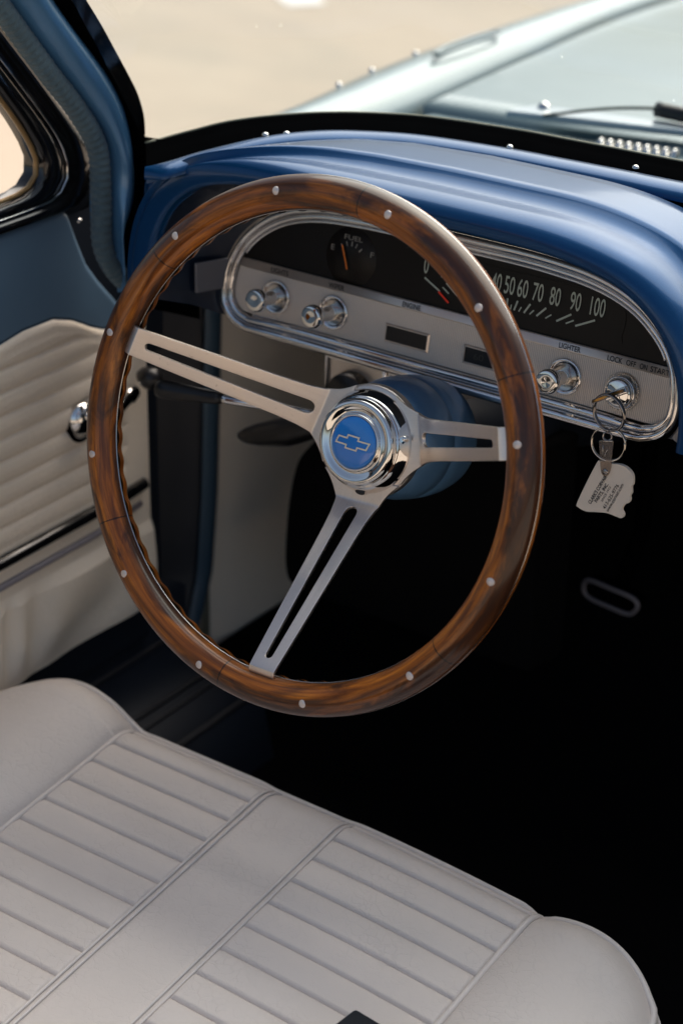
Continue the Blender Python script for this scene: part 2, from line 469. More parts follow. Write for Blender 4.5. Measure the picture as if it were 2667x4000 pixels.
# spokes
def zsp(r):
    if r < .045: return -.0990
    z = -.0990+.8087*(r-.045)
    if r > .157: z -= (r-.157)*1.6
    return z
def whalf(r): return float(np.interp(r, [.026, .030, .034, .038, .042, .048, .056, .066, .08, .1, .13, .16, .166], [.0315, .0275, .0243, .0217, .0196, .0172, .0155, .0146, .0139, .0131, .0118, .0104, .0101]))
def shalf(r):
    r0, w0, r1, w1 = .0545, .0050, .1475, .0027
    if r <= r0-w0 or r >= r1+w1: return 0.
    if r < r0: return math.sqrt(max(0, w0*w0-(r0-r)**2))
    if r > r1: return math.sqrt(max(0, w1*w1-(r-r1)**2))
    return w0+(w1-w0)*(r-r0)/(r1-r0)
def spoke_vf():
    rs = sorted(set(list(np.linspace(.026, .166, 72))+[.0545-.005*math.cos(x) for x in np.linspace(0, PI/2, 9)]+[.1475+.0027*math.cos(x) for x in np.linspace(0, PI/2, 7)]))
    V, F, uv = [], [], []
    NL = 5
    for r in rs:
        w, s = whalf(r), shalf(r)
        for sg in (-1, 1):
            for k in range(NL):
                t_ = sg*(s+(w-s)*k/(NL-1)); V.append((r, t_, zsp(r))); uv.append((r, t_+.5))
    for i in range(len(rs)-1):
        for sgi in (0, 1):
            for k in range(NL-1):
                a = i*2*NL+sgi*NL+k; b = a+2*NL; F.append((a, a+1, b+1, b) if sgi else (a, b, b+1, a+1))
    # weld the two rails where there is no slot
    key = {}; mp = []
    NV, NU = [], []
    for v, u_ in zip(V, uv):
        kk = (round(v[0], 6), round(v[1], 6))
        if kk not in key: key[kk] = len(NV); NV.append(v); NU.append(u_)
        mp.append(key[kk])
    F = [tuple(mp[i] for i in f) for f in F]; F = [f for f in F if len(set(f)) == 4]
    return (NV, F), NU
svf, suv = spoke_vf()
for ang in (165.4, 16.0, -88.0):
    A = R_(ang); c, s = math.cos(A), math.sin(A)
    V = [(v[0]*c-v[1]*s, v[0]*s+v[1]*c, v[2]) for v in svf[0]]
    obj('spoke', (V, svf[1]), 'steel', sw, False, uv=suv, mods=(('solid', .0028, -1), ('bevel', .0005, 2)))
obj('hub_plate', lathe([(.0, -.0982), (.030, -.0982), (.0385, -.0984), (.0405, -.0992), (.041, -.101), (.041, -.106), (0, -.106)], 96), 'steel', sw, False,
    uv=[(.5, .5)]*(96*7))
hc = obj('hub_cap', lathe([(.0372, -.0985), (.0376, -.0965), (.0366, -.0945), (.0352, -.0915), (.0338, -.0885), (.0322, -.0862), (.0312, -.0858), (.0310, -.0850),
    (.0309, -.0830), (.0302, -.0812), (.0288, -.0802), (.0268, -.0802), (.0245, -.0812), (.0226, -.0822), (.0212, -.0822), (.0206, -.0808), (.0200, -.0797), (.0192, -.0795), (.0186, -.0802), (.0182, -.0815)], 128), 'chrome', sw, False)
em = obj('badge_disc', lathe([(.0186, -.0806), (.0182, -.0796), (.0165, -.0789), (.012, -.0782), (.006, -.0778), (.0, -.0777)], 96), 'emblem', hc, False)
bo = [(-12.4, 3.0), (-5.2, 3.0), (-4.8, 5.3), (5.6, 5.3), (5.2, 3.0), (14.6, 3.0), (12.4, -3.0), (5.2, -3.0), (4.8, -5.3), (-5.6, -5.3), (-5.2, -3.0), (-14.6, -3.0)]
bo = [(x*.001, y*.001) for x, y in bo]; bi = inset(bo, .00115)
def dome(x, y, h=.00045):
    r = math.hypot(x, y); return (x, y, float(np.interp(r, [0, .006, .012, .0165, .0182], [-.0777, -.0778, -.0782, -.0789, -.0796]))+h)
def dens(P, n=8): return [tuple(np.array(P[i])+(np.array(P[(i+1) % len(P)])-np.array(P[i]))*k/n) for i in range(len(P)) for k in range(n)]
do_, di_ = dens(bo), dens(bi)
obj('bowtie_mark', grid([[dome(*p) for p in do_], [dome(*p) for p in di_]], closed_u=True), 'bowtie', hc, False)
obj('set_screw', place(lathe([(0, .0021), (.0015, .0017), (.0026, .0), (.0028, -.002)], 20), .0345*math.cos(R_(18)), .0345*math.sin(R_(18)), -.0915), 'chrome', hc, False)
obj('pry_notch', place(xf(lathe([(0, .0012), (.003, .001), (.0042, 0), (.003, -.001), (0, -.0012)], 24), Matrix.Diagonal((1, .5, 1, 1))), .004, -.0362, -.0938), 'black', hc, False)

# ================================================================== STEERING COLUMN
sc = thing('steering_column', 'grey blue steering column with bell shaped shroud behind the wheel hub', 'steering column', WM)
obj('shroud', lathe([(.024, -.103), (.032, -.106), (.0385, -.112), (.0428, -.121), (.0448, -.132), (.0455, -.1425), (.0449, -.1434), (.0449, -.1446), (.0456, -.1455),
    (.0457, -.158), (.0448, -.170), (.0425, -.181), (.037, -.190), (.030, -.195), (.024, -.197)], 128), 'colblue', sc, False)
obj('column_tube', lathe([(.024, -.19), (.024, -.52)], 48), 'sill', sc, False)
ls = thing('turn_signal_lever', '', '', Matrix()); del ls['label'], ls['category']
COL.objects.unlink(ls); bpy.data.objects.remove(ls)
lp = crom([(-.395, .150, .752), (-.45, .137, .7555), (-.517, .12, .7552)], 16)
lv = obj('turn_signal_lever', tube(lp, .0034, 14), 'trim', sc)
obj('lever_grip', tube(lin_rs([(-.5135, .1205, .7553), (-.517, .12, .7552), (-.566, .112, .7527), (-.5695, .1115, .7524)], 14),
    [.0040]+list(np.linspace(.0050, .0074, 11))+[.0072, .0060], 24), 'black', lv)

# ================================================================== INSTRUMENT CLUSTER
CO = Vector((-.3705, .2, .81)); CM = Matrix.Translation(CO) @ Matrix.Rotation(R_(80), 4, 'X')
ic = thing('instrument_cluster', 'chrome framed instrument cluster with black speedometer and ribbed aluminium switch strip', 'instrument cluster', CM)
top = [(0, .0862), (.06, .0860), (.09, .0848), (.115, .0824), (.137, .0776), (.156, .0700), (.172, .0592), (.186, .0450), (.1950, .0295), (.1998, .0140), (.2014, .0000), (.1992, -.0120), (.1915, -.0220), (.180, -.0278), (.165, -.0298), (.1, -.0300), (0, -.0302)]
outl = top+[(-x, y) for x, y in top[-2:0:-1]]
OUT = [tuple(p) for p in crom(outl, 420, True)]
_P = np.array(OUT); _T = np.roll(_P, -1, 0)-np.roll(_P, 1, 0); _T /= np.linalg.norm(_T, axis=1)[:, None]
_N1 = np.array(inset(OUT, .001))-_P; _N1 /= np.linalg.norm(_N1, axis=1)[:, None]
_W = np.where(_N1[:, 1] > 0, .0072+(.0152-.0072)*np.abs(_N1[:, 1])**1.5, .0072+(.0118-.0072)*np.abs(_N1[:, 1])**1.5)
_W = sum(np.roll(_W, k) for k in range(-26, 27))/53
def insv(t_): return [tuple(p) for p in _P+_N1*(_W*t_)[:, None]]
def outline_tube(t_, rt, n, seg=14):
    return tube([(x, y, n) for x, y in insv(t_)], list(_W*rt), seg, True)
bz = obj('bezel_trim', join(outline_tube(.27, .27, .0048), outline_tube(.74, .23, .0024), grid([[(x, y, n) for x, y in insv(t_)] for t_, n in ((.15, .0045), (.5, .0025), (.8, .001), (1.0, -.003))], closed_u=True)), 'trim', ic, False)
# extra stepped ribs along the top edge
def top_arc(ins, vmin=.030):
    P = [p for p in insv(ins)]; 
    up = [p for p in P if p[1] > vmin]; up.sort(key=lambda p: math.atan2(p[0], p[1]+.05)); return up
obj('top_rib', tube([(x, y, .0016) for x, y in top_arc(1.08)], .0012, 10), 'trim', ic, False)
obj('back_plate', prism(inset(OUT, .006)[::2], lambda x, y: (x, y, -.012), lambda x, y: (x, y, -.004)), 'satin', ic, False, smooth=False)
INS = insv(.97)
def clip(lo, hi, P=INS, n=80):
    """region of outline P between v=lo and v=hi, as left/right edge lists"""
    P = np.array(P); L, Rr = [], []
    vs = np.linspace(lo, hi, n)
    for v in vs:
        xs = []
        for i in range(len(P)):
            a, b = P[i], P[(i+1) % len(P)]
            if (a[1]-v)*(b[1]-v) < 0: xs.append(a[0]+(b[0]-a[0])*(v-a[1])/(b[1]-a[1]))
        if len(xs) >= 2: L.append((min(xs), v)); Rr.append((max(xs), v))
    return L, Rr
def band(lo, hi, n, cols=2, P=INS, rows=60):
    L, Rr = clip(lo, hi, P, rows)
    return grid([[(l[0]+(r[0]-l[0])*k/(cols-1), l[1], n) for k in range(cols)] for l, r in zip(L, Rr)])
sp_ = obj('switch_panel', band(-.0152, .0205, .0003), 'alu', ic, False)
tb = obj('label_strip', join(band(.0204, .0275, .0016, rows=8), ), 'satin', ic, False, mods=(('solid', .0016, -1),))
df = obj('dial_face', band(.0268, .0738, -.0008, rows=50, P=insv(.98)), 'dial', ic, False)
def letters(s, x, v, h, n, mat, parent, width=None, sx=.62, bold=0., rot=0., name='lettering'):
    vf = text_vf(s, h, sx, bold)
    if width:
        xs = [p[0] for p in vf[0]]; k = width/(max(xs)-min(xs)); vf = ([(p[0]*k, p[1], p[2]) for p in vf[0]], vf[1])
    return obj(name, place(vf, x, v, n, rot), mat, parent, False, smooth=False)
for s, x, w in (('LIGHTS', -.1487, .0165), ('WIPER', -.0945, .0145), ('ENGINE', -.0260, .0160), ('LIGHTER', .1090, .0175), ('LOCK', .1452, .0118), ('OFF', .1580, .0075), ('ON', .1679, .0058), ('START', .1805, .0148)):
    letters(s, x, .0238, .0041, .0024, 'ink', tb, w, bold=.012)
# speedometer
cx0 = .0528; dx = [0, .0110, .0236, .0378, .0543, .0714]
spd = obj('speedometer', prism([p for p in crom([(-.042, .052), (-.036, .0660), (.05, .0672), (.13, .0668), (.146, .058), (.146, .040), (.138, .0335), (.05, .033), (-.032, .0335), (-.042, .04)], 80, True)], lambda x, y: (x, y, -.0030), lambda x, y: (x, y, -.0003)), 'dial', ic, False, smooth=False)
for i, v in enumerate(range(0, 101, 10)):
    k = i-5; x = cx0+math.copysign(dx[abs(k)], k)
    letters(str(v), x, .0567, .0136, .0006, 'num', spd, {1: .0040, 2: .0085, 3: .0115}[len(str(v))], sx=.5, bold=.005, name='numeral')
tx = [(.0528, .0530), (.0612, .0593), (.0718, .0676), (.0848, .0780), (.1053, .0944), (.1244, .1098)]
mx_ = [(.0566, .0563), (.0649, .0632), (.0753, .0723), (.0897, .0854), (.1080, .1020)]
def bar2(x0, v0, x1, v1, w, n):
    d = np.array([x1-x0, v1-v0]); d /= np.linalg.norm(d); p = np.array([-d[1], d[0]])*w/2
    a, b = np.array([x0, v0]), np.array([x1, v1])
    return [(*(a+p), n), (*(a-p), n), (*(b-p), n), (*(b+p), n)], [(0, 1, 2, 3)]
tk = []
for sg in (1, -1):
    for k, (a, b) in enumerate(tx):
        if sg < 0 and k == 0: continue
        tk.append(bar2(cx0+sg*(a-cx0), .0470, cx0+sg*(b-cx0), .0396, .0014, .0006))
    for a, b in mx_: tk.append(bar2(cx0+sg*(a-cx0), .0432, cx0+sg*(b-cx0), .0396, .0010, .0006))
obj('tick_marks', join(*tk), 'num', spd, False, smooth=False)
obj('speed_needle', bar2(-.0053, .0394, .0046, .0328, .0016, .0009), 'red', spd, False, smooth=False)
# fuel gauge
fg = obj('fuel_gauge', place(lathe([(0, .0002), (.0225, .0002), (.0232, -.0006), (.0235, -.0025)], 64), -.0865, .0480, -.0006), 'dial', ic, False)
letters('FUEL', -.0855, .0630, .0038, .0007, 'numdim', fg, .0165)
letters('E', -.1032, .0528, .0045, .0007, 'numdim', fg, .0030); letters('F', -.0672, .0538, .0045, .0007, 'numdim', fg, .0030)
obj('tick_marks', join(*[bar2(-.0865+.0105*math.sin(R_(a)), .0462+.0105*math.cos(R_(a)), -.0865+.0142*math.sin(R_(a)), .0462+.0142*math.cos(R_(a)), w, .0007) for a, w in ((-42, .0009), (-20, .0007), (2, .001), (22, .0007), (44, .0011))]), 'numdim', fg, False, smooth=False)
obj('fuel_needle', bar2(-.0878, .0385, -.0946, .0560, .0013, .0011), 'orange', fg, False, smooth=False)
# little windows
for x0, lab in ((-.0455, None), (.0243, '60')):
    x1 = x0+.0365; P = [(x0, -.0068), (x1, -.0068), (x1, .0045), (x0, .0045)]
    wf = obj('window_frame', grid([[(x, y, .0006) for x, y in inset(P, -.0016)], [(x, y, .0018) for x, y in inset(P, -.0006)], [(x, y, .0018) for x, y in P], [(x, y, -.003) for x, y in P]], closed_u=True), 'satin', ic, False, smooth=False)
    obj('window_pane', ([(x, y, .0009) for x, y in P], [(0, 1, 2, 3)]), 'black', wf, False, smooth=False)
    if lab:
        letters('60', x0+.012, -.0012, .0050, .0013, 'numfaint', wf, .0085, name='digits')
# knobs
def knob(x, v, L):
    c = obj('knob_collar', place(lathe([(.0136, .0002), (.0136, .0014), (.0130, .0026), (.0118, .0026), (.0104, .0016), (.0092, .0006), (.0080, .0012), (.0070, .0012), (.0060, .0005)], 72), x, v, 0), 'trim', ic, False)
    obj('knob_recess', place(lathe([(.0101, .0019), (.0085, .0013), (.0058, .0013)], 48), x, v, 0), 'band', c, False)
    obj('knob_shaft', place(lathe([(.0062, .0003), (.0062, L*.30), (.0050, L*.42), (.0044, L*.62), (.0052, L*.72)], 40), x, v, 0), 'chrome', c, False)
    obj('knob_head', place(lathe([(.0050, L*.68), (.0080, L*.74), (.0090, L*.79), (.0093, L*.86), (.0090, L*.94), (.0082, L*.985), (.0074, L), (.0035, L*.985), (0, L*.975)], 56), x, v, 0), 'chrome', c, False)
knob(-.1507, .0031, .0300); knob(-.0954, .0031, .0325); knob(.1082, .0019, .0295)
# ignition lock
ig = obj('ignition_lock', place(lathe([(.0141, .0002), (.0139, .0012), (.0128, .0022), (.0117, .0060), (.0113, .0066), (.0108, .0066), (.0106, .0055), (.0106, .002)], 90), .1546, .0024, 0), 'trim', ic, False)
kn = []
for k in range(56):
    a = 2*PI*k/56
    kn.append(bar2(.1546+.0118*math.cos(a), .0024+.0118*math.sin(a), .1546+.0136*math.cos(a+.12), .0024+.0136*math.sin(a+.12), .0006, .0030))
obj('knurling', join(*kn), 'band', ig, False, smooth=False, mods=(('solid', .0012, -1),))
obj('lock_barrel', place(lathe([(.0103, .001), (.0103, .0078), (.0098, .0090), (.008, .0096), (0, .0100)], 72), .1546, .0024, 0), 'chrome', ig, False)
def rotbox(x, v, w, h, n0, n1, ang):
    c, s = math.cos(ang), math.sin(ang)
    B = box(-w/2, w/2, -h/2, h/2, n0, n1); return [(p[0]*c-p[1]*s+x, p[0]*s+p[1]*c+v, p[2]) for p in B[0]], B[1]
KA = R_(33)
obj('barrel_grip', rotbox(.1546, .0024, .0186, .0052, .008, .0128, KA), 'chrome', ig, False, mods=(('bevel', .0009, 2),))
obj('key_slot', rotbox(.1546, .0024, .012, .0017, .0100, .0130, KA), 'black', ig, False, smooth=False)
obj('pin_hole', place(lathe([(0, .0002), (.0007, .0002), (.0007, -.001)], 16), .1588, -.0042, .0100), 'black', ig, False)

# ================================================================== KEYS
def cl2w(x, v, n): return CM @ Vector((x, v, n))
ky = thing('ignition_key', 'steel and brass ignition key stuck in the chrome dashboard lock', 'key', CM)
bow = [p for p in crom([(-.0012, -.0085), (.004, -.0100), (.013, -.0095), (.018, -.0050), (.0185, .0), (.018, .005), (.013, .0095), (.004, .0100), (-.0012, .0085), (-.003, .004), (-.003, -.004)], 60, True)]
ca, sa = math.cos(KA), math.sin(KA)
def kmap(off): return lambda a, b: (.1546+b*ca-off*sa, .0024+b*sa+off*ca, .0165+a)
obj('key_bow', prism(bow, kmap(-.0015), kmap(.0015)), 'darkring', ky, False, smooth=False, mods=(('bevel', .0003, 2),))
obj('brass_edge', prism([(x*1.03+.0006, y*1.02) for x, y in bow], kmap(-.0008), kmap(.0008)), 'brass', ky, False, smooth=False)
obj('key_blade', rotbox(.1546, .0024, .0085, .0020, .004, .0150, KA), 'brass', ky, False, smooth=False)
def ring(c, ax1, ax2, r, tube_r, turns=2, off=.0011, ax3=None):
    c, a, b = np.array(c), np.array(ax1, float), np.array(ax2, float)
    a /= np.linalg.norm(a); b = b-a*(a@b); b /= np.linalg.norm(b); n = np.cross(a, b); P = []
    N = 72*turns
    for k in range(N+1):
        t_ = 2*PI*turns*k/N; P.append(c+r*(math.cos(t_)*a+math.sin(t_)*b)+n*off*(t_/(2*PI)-turns/2))
    return tube(P, tube_r, 10)
r1 = obj('key_ring', ring((-.2080, .165, .8104), (.12, 0, -1), (.98, -.19, .10), .0130, .0010), 'darkring', None)
tag(r1, 'dark steel split ring threaded through the ignition key', 'key ring')
r2 = obj('key_ring', ring((-.2068, .166, .7868), (.0133, .002, .0038), (-.0011, .001, .0117), .0123, .00075), 'ring', None)
tag(r2, 'bright thin split ring holding the cream plastic fob', 'key ring')
# fob
KY = .165
kf = thing('key_fob', 'cream plastic key fob with black printed lettering hanging below the ignition lock', 'key fob', Matrix.Translation((-.2065, KY, .752)))
tagp = [(-.2123, .7722), (-.2069, .7734), (-.2021, .7731), (-.1962, .774), (-.1908, .7729), (-.1862, .769), (-.1851, .7622), (-.1862, .7596), (-.1856, .755), (-.1867, .7523), (-.1862, .7495), (-.1871, .7469), (-.1899, .7448), (-.1919, .7403), (-.1901, .737), (-.1904, .7345), (-.1924, .7333), (-.1954, .7336), (-.2033, .7340), (-.2117, .7322), (-.2196, .7304), (-.2262, .7319), (-.2272, .7345), (-.2205, .7542), (-.2139, .771)]
tp = [tuple(p) for p in crom(tagp, 150, True)]
obj('fob_plate', prism(tp, lambda x, z: (x, KY, z), lambda x, z: (x+.0006, KY+.0024, z+.0003)), 'fob', kf, smooth=False, mods=(('bevel', .0004, 2),))
st = [(-.2127, .788), (-.2075, .7895), (-.2025, .7909), (-.2024, .7766), (-.2021, .7732), (-.2026, .768), (-.2040, .7640), (-.2063, .7625), (-.2088, .7640), (-.2103, .7690), (-.2109, .7742), (-.2118, .7800)]
obj('strap', prism([tuple(p) for p in crom(st, 60, True)], lambda x, z: (x, KY-.0016, z), lambda x, z: (x, KY-.0006, z)), 'strap', kf, smooth=False)
obj('strap_edge', join(tube([(-.2128, KY-.0018, .7880), (-.2025, KY-.0018, .7909)], .0005, 8), tube([(-.2095, KY-.0018, .786), (-.2090, KY-.0018, .777)], .0003, 8), tube([(-.2072, KY-.0018, .7805), (-.2058, KY-.0018, .7835)], .0003, 8), tube([(-.2075, KY-.0018, .777), (-.2072, KY-.0018, .7805)], .0003, 8)), 'ring', kf)
obj('swivel_loop', ring((-.2072, KY-.001, .7930), (1, .3, 0), (0, .2, 1), .0030, .0007, 1, 0), 'darkring', kf)
obj('fob_rivet', [xf(lathe([(0, .0012), (.001, .0011), (.0014, .0007), (.0022, .0008), (.0024, 0)], 24), Matrix.Translation((-.2064, KY-.0012, .766)) @ Matrix.Rotation(PI/2, 4, 'X'))][0], 'darkring', kf)
def fobtext(s, a, b, h, bold):
    a, b = np.array(a), np.array(b); L = np.linalg.norm(b-a); d = (b-a)/L
    vf = text_vf(s, h, 1., bold); xs = [p[0] for p in vf[0]]; k = L/(max(xs)-min(xs)); m0 = (max(xs)+min(xs))/2
    c = (a+b)/2; p = np.array([-d[1], d[0]])
    V = []
    for q in vf[0]:
        w = c+d*(q[0]-m0)*k+p*q[1]; V.append((w[0], KY-.0004, w[1]))
    obj('lettering', (V, vf[1]), 'ink', kf, smooth=False)
fobtext("CLARK'S CORVAIR", (-.2171, .7378), (-.2060, .7628), .0027, .018)
fobtext('PARTS, INC.', (-.2121, .7404), (-.2041, .7572), .0026, .018)
fobtext('SINCE 1973', (-.2077, .7421), (-.2018, .7553), .0017, 0.)
fobtext('413-625-9776', (-.2054, .7373), (-.1962, .7586), .0027, .004)
fobtext('www.corvair.com', (-.2028, .7358), (-.1926, .7602), .0027, .004)

# ================================================================== DASHBOARD
DX = -.3665
db = thing('dashboard', 'deep metallic blue painted dashboard with hooded brow above the instruments', 'dashboard', Matrix.Translation((DX, .2, .8)))
AT = [(0, .9300), (.06, .9298), (.11, .9290), (.145, .9250), (.175, .9170), (.196, .9040), (.211, .8880), (.221, .8690), (.2265, .8480), (.2285, .8300), (.2285, .8120)]
half = crom(AT, 60)
arch = np.array([(-x, z) for x, z in half[::-1]]+[(x, z) for x, z in half[1:]])
def arch_off(o, dzt=0., k=1.):
    """the brow arch grown outward by o, raised by dzt at the top"""
    P = arch.copy(); T = np.gradient(P, axis=0); T /= np.linalg.norm(T, axis=1)[:, None]; Nn = np.stack([-T[:, 1], T[:, 0]], 1)
    Q = P+Nn*o; f = np.clip((P[:, 1]-.812)/.118, 0, 1)
    Q[:, 1] += dzt*f; return Q
def row(y, o, dzt=0., dy=0.):
    Q = arch_off(o, dzt); f = np.clip((arch[:, 1]-.812)/.118, 0, 1)
    return [(DX+x, y+dy*(1-ff), z) for (x, z), ff in zip(Q, f)]
SX = ([-.600, -.575, -.547, -.514, -.4855, -.4568, -.42, -.356], [.05, .07, .11, .33, .58, .79, .93, 1.])
def squeeze(P): return [(p[0], .13+(p[1]-.13)*(float(np.interp(p[0], *SX)) if p[1] > .13 else 1), p[2]) for p in P]
rows = [row(.141, -.0035)]+[squeeze(q) for q in (row(.1302, -.0020), row(.1300, .0010), row(.1300, .0045), row(.1325, .0090), row(.1395, .0128), row(.1475, .0147), row(.154, .0147), row(.160, .0142), row(.166, .0137), row(.171, .0137), row(.176, .0148), row(.180, .0166), row(.1835, .0188), row(.186, .0204), row(.1885, .0208), row(.194, .0206), row(.210, .0200), row(.228, .0190), row(.2400, .0180), row(.2432, .0160), row(.2440, .010), row(.2440, -.004))]
obj('brow', grid(rows), 'dashblue', db)
# tunnel between the brow and the gauges
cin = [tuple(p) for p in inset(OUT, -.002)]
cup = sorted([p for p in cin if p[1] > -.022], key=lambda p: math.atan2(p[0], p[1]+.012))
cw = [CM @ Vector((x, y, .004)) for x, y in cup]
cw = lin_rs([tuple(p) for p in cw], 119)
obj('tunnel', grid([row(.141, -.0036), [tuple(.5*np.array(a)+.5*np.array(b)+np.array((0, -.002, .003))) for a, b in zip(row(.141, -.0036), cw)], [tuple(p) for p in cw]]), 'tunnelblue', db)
# cowl strip behind the gap, following the windscreen base
def sym(P):   # mirror the left half of a curve about the car centre
    P = [np.array(p) for p in P]; P = P+[np.array([0, P[-1][1]+.006, P[-1][2]])]
    return P+[np.array([-p[0], p[1], p[2]]) for p in P[-2::-1]]
g_top = [(-.634, .180, .9205), (-.6250, .2020, .9233), (-.6140, .2128, .9269), (-.5908, .2290, .9346), (-.5613, .2480, .9403), (-.5286, .2739, .943), (-.4921, .3000, .943), (-.4532, .3160, .943), (-.3845, .3262, .943), (-.3459, .3275, .943), (-.2965, .3290, .943), (-.2464, .3295, .943)]
g_bot = [(-.5859, .1241, .9204), (-.5756, .1443, .9247), (-.5585, .1649, .9311), (-.5244, .1981, .9403), (-.4954, .2276, .943), (-.4594, .2521, .943), (-.4214, .2661, .943), (-.3545, .2756, .943), (-.3175, .2775, .943), (-.2703, .2795, .943), (-.2228, .2803, .943)]
gap_ = [(-.5820, .1170, .9196), (-.5620, .1180, .9235), (-.5480, .1385, .9285), (-.5183, .1679, .9388), (-.4896, .1960, .943), (-.4608, .2193, .943), (-.425, .2363, .943), (-.3604, .2464, .943), (-.3025, .2490, .943), (-.2549, .2500, .943), (-.2069, .2500, .943)]
NC = 220
GT, GB, GP = crom(sym(g_top), NC), crom(sym(g_bot), NC), crom(sym(gap_), NC)
def blend(A, B, t_, dz=0., dy=0.): return [tuple(a*(1-t_)+b*t_+np.array((0, dy, dz))) for a, b in zip(A, B)]
obj('cowl_strip', grid([blend(GP, GB, 0, -.0035), blend(GP, GB, .0, -.0015), blend(GP, GB, .03, .0005), blend(GP, GB, .2, .0035), blend(GP, GB, .5, .005), blend(GP, GB, .8, .0035), blend(GP, GB, 1, -.001), blend(GP, GB, 1, -.01)]), 'dashblue', db)
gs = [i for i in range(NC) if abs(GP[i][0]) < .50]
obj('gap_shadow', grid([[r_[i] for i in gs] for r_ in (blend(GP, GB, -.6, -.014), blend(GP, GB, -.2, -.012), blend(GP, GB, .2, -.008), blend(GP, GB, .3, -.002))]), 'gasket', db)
# painted end panel between the brow and the pillar
ep = []
for z, y in ((.906, .162), (.900, .153), (.885, .152), (.868, .153), (.850, .155), (.838, .160)):
    ep.append([(-.624, y+.020, z-.002), (-.620, y+.006, z), (-.612, y, z), (-.604, y, z), (-.596, y+.002, z), (-.585, y+.006, z)])
obj('end_panel', grid(ep), 'dashblue', db, mods=(('subsurf', 1),))
# passenger side face and lower edge of the dash, out to the right
PX = [(-.118, .20), (-.05, .205), (.2, .21), (.62, .19)]
obj('passenger_face', grid([[(x, y+.09, .915) for x, y in PX], [(x, y+.03, .918) for x, y in PX], [(x, y, .905) for x, y in PX], [(x, y-.004, .88) for x, y in PX], [(x, y+.012, .80) for x, y in PX], [(x, y+.05, .775) for x, y in PX]]), 'dashblue', db, mods=(('subsurf', 2),))
for (x, y, z) in ((-.5235, .1890, .9455), (-.5120, .2000, .9460), (-.3585, .2690, .9480), (-.2640, .2870, .9460)):
    obj('dash_screw', place(lathe([(0, .0022), (.0012, .0020), (.0022, .0012), (.0026, .0)], 24), x, y, z-.0008), 'chrome', db)
# grey plate put in for the pale reflection on the tunnel's left wall
obj('reflection_plate', grid([[(-.5765, .168, .838), (-.5680, .198, .836)], [(-.5765, .168, .813), (-.5680, .198, .811)]]), plain('grey_reflection', (.20, .20, .22), .5, .3), db, mods=(('solid', .003, 0), ('bevel', .001, 2)))

# ---------------------------------------------------------------- heater control under the dash
hp = thing('heater_control_panel', 'dull metal control plate with black knob under the instrument cluster', 'control panel', Matrix.Translation((-.44, .24, .745)))
def plate_rows(x0, x1, z0, z1, y): 
    return prism([(x0, z0), (x1, z0), (x1, z1), (x0, z1)], lambda x, z: (x, y, z), lambda x, z: (x, y+.03, z))
obj('control_plate', plate_rows(-.4965, -.4395, .700, .7605, .236), 'satin', hp, smooth=False, mods=(('bevel', .003, 2),))
obj('control_plate', plate_rows(-.4355, -.3710, .700, .7612, .236), 'satin', hp, smooth=False, mods=(('bevel', .003, 2),))
for x0, x1 in ((-.4965, -.4395), (-.4355, -.3710)):
    obj('plate_rim', tube([(x0+.001, .2345, .702), (x0+.001, .2345, .7595), (x1-.001, .2345, .7600), (x1-.001, .2345, .702)], .0022, 10), 'trim', hp)
k_ = obj('control_knob', xf(lathe([(.0195, -.002), (.0195, .009), (.0185, .011), (.0, .0112)], 48), Matrix.Translation((-.4700, .236, .7320)) @ Matrix.Rotation(PI/2, 4, 'X')), 'black', hp)
vf = text_vf('HEATER', .0042, .8); obj('lettering', ([(v[0]-.4685, .2243, v[1]+.7345-v[0]*.12) for v in vf[0]], vf[1]), 'numdim', k_, smooth=False)
vf = text_vf('AIR', .0034, .8); obj('lettering', ([(v[0]-.4705, .2243, v[1]+.7285-v[0]*.12) for v in vf[0]], vf[1]), 'numdim', k_, smooth=False)

# ---------------------------------------------------------------- handle, pedal
hb = obj('parking_brake_handle', tube(crom([(-.5745, .221, .6715), (-.568, .221, .673), (-.548, .221, .680), (-.52, .221, .691), (-.49, .223, .706), (-.46, .235, .715), (-.42, .26, .72)], 40),
    list(np.interp(np.linspace(0, 1, 40), [0, .04, .12, .3, .6, 1], [.003, .0065, .0095, .0125, .0105, .008])), 20), 'black')
tag(hb, 'black pull handle under the dash beside the steering column', 'handle')
bp = thing('brake_pedal', 'black pedal with bright oval trim ring low in the dark footwell', 'pedal', Matrix.Translation((-.316, .425, .512)))
ov = [(-.3425, .5205), (-.3360, .5240), (-.316, .5225), (-.296, .5205), (-.2895, .5150), (-.293, .5065), (-.300, .5030), (-.316, .5040), (-.335, .5060), (-.3425, .5110)]
ovp = crom(ov, 60, True)
obj('pedal_trim', tube([(x, .42, z) for x, z in ovp], .0023, 10, True), plain('dull_pedal_trim', (.19, .17, .18), .5, .2), bp)
obj('pedal_pad', prism([tuple(p) for p in ovp], lambda x, z: (x, .423, z), lambda x, z: (x, .435, z)), 'gasket', bp, smooth=False)
obj('pedal_arm', tube([(-.316, .435, .512), (-.316, .47, .56), (-.316, .47, .70)], .008, 8), 'gasket', bp)

# ================================================================== FLOOR, FIREWALL (car body interior)
bd = thing('vintage_car', 'blue vintage car with its pillar, door, front lid and dark footwell around the cabin', 'car', Matrix.Translation((-.68, .3, .4)))
fw = []
for x in np.r_[-.70, np.linspace(-.66, .66, 12), .70]:
    fw.append([(x, -.9, .30), (x, -.2, .30), (x, .30, .30), (x, .52, .34), (x, .60, .45), (x, .58, .62), (x, .50, .74), (x, .42, .83)])
obj('floor_carpet', grid(fw), 'carpet', bd, mods=(('subsurf', 1),))
obj('carpet_binding', grid([[(-.676, y, z) for y in (.26, .30, .40, .50, .64)] for z in (.28, .34, .388)]), 'carpet', bd)
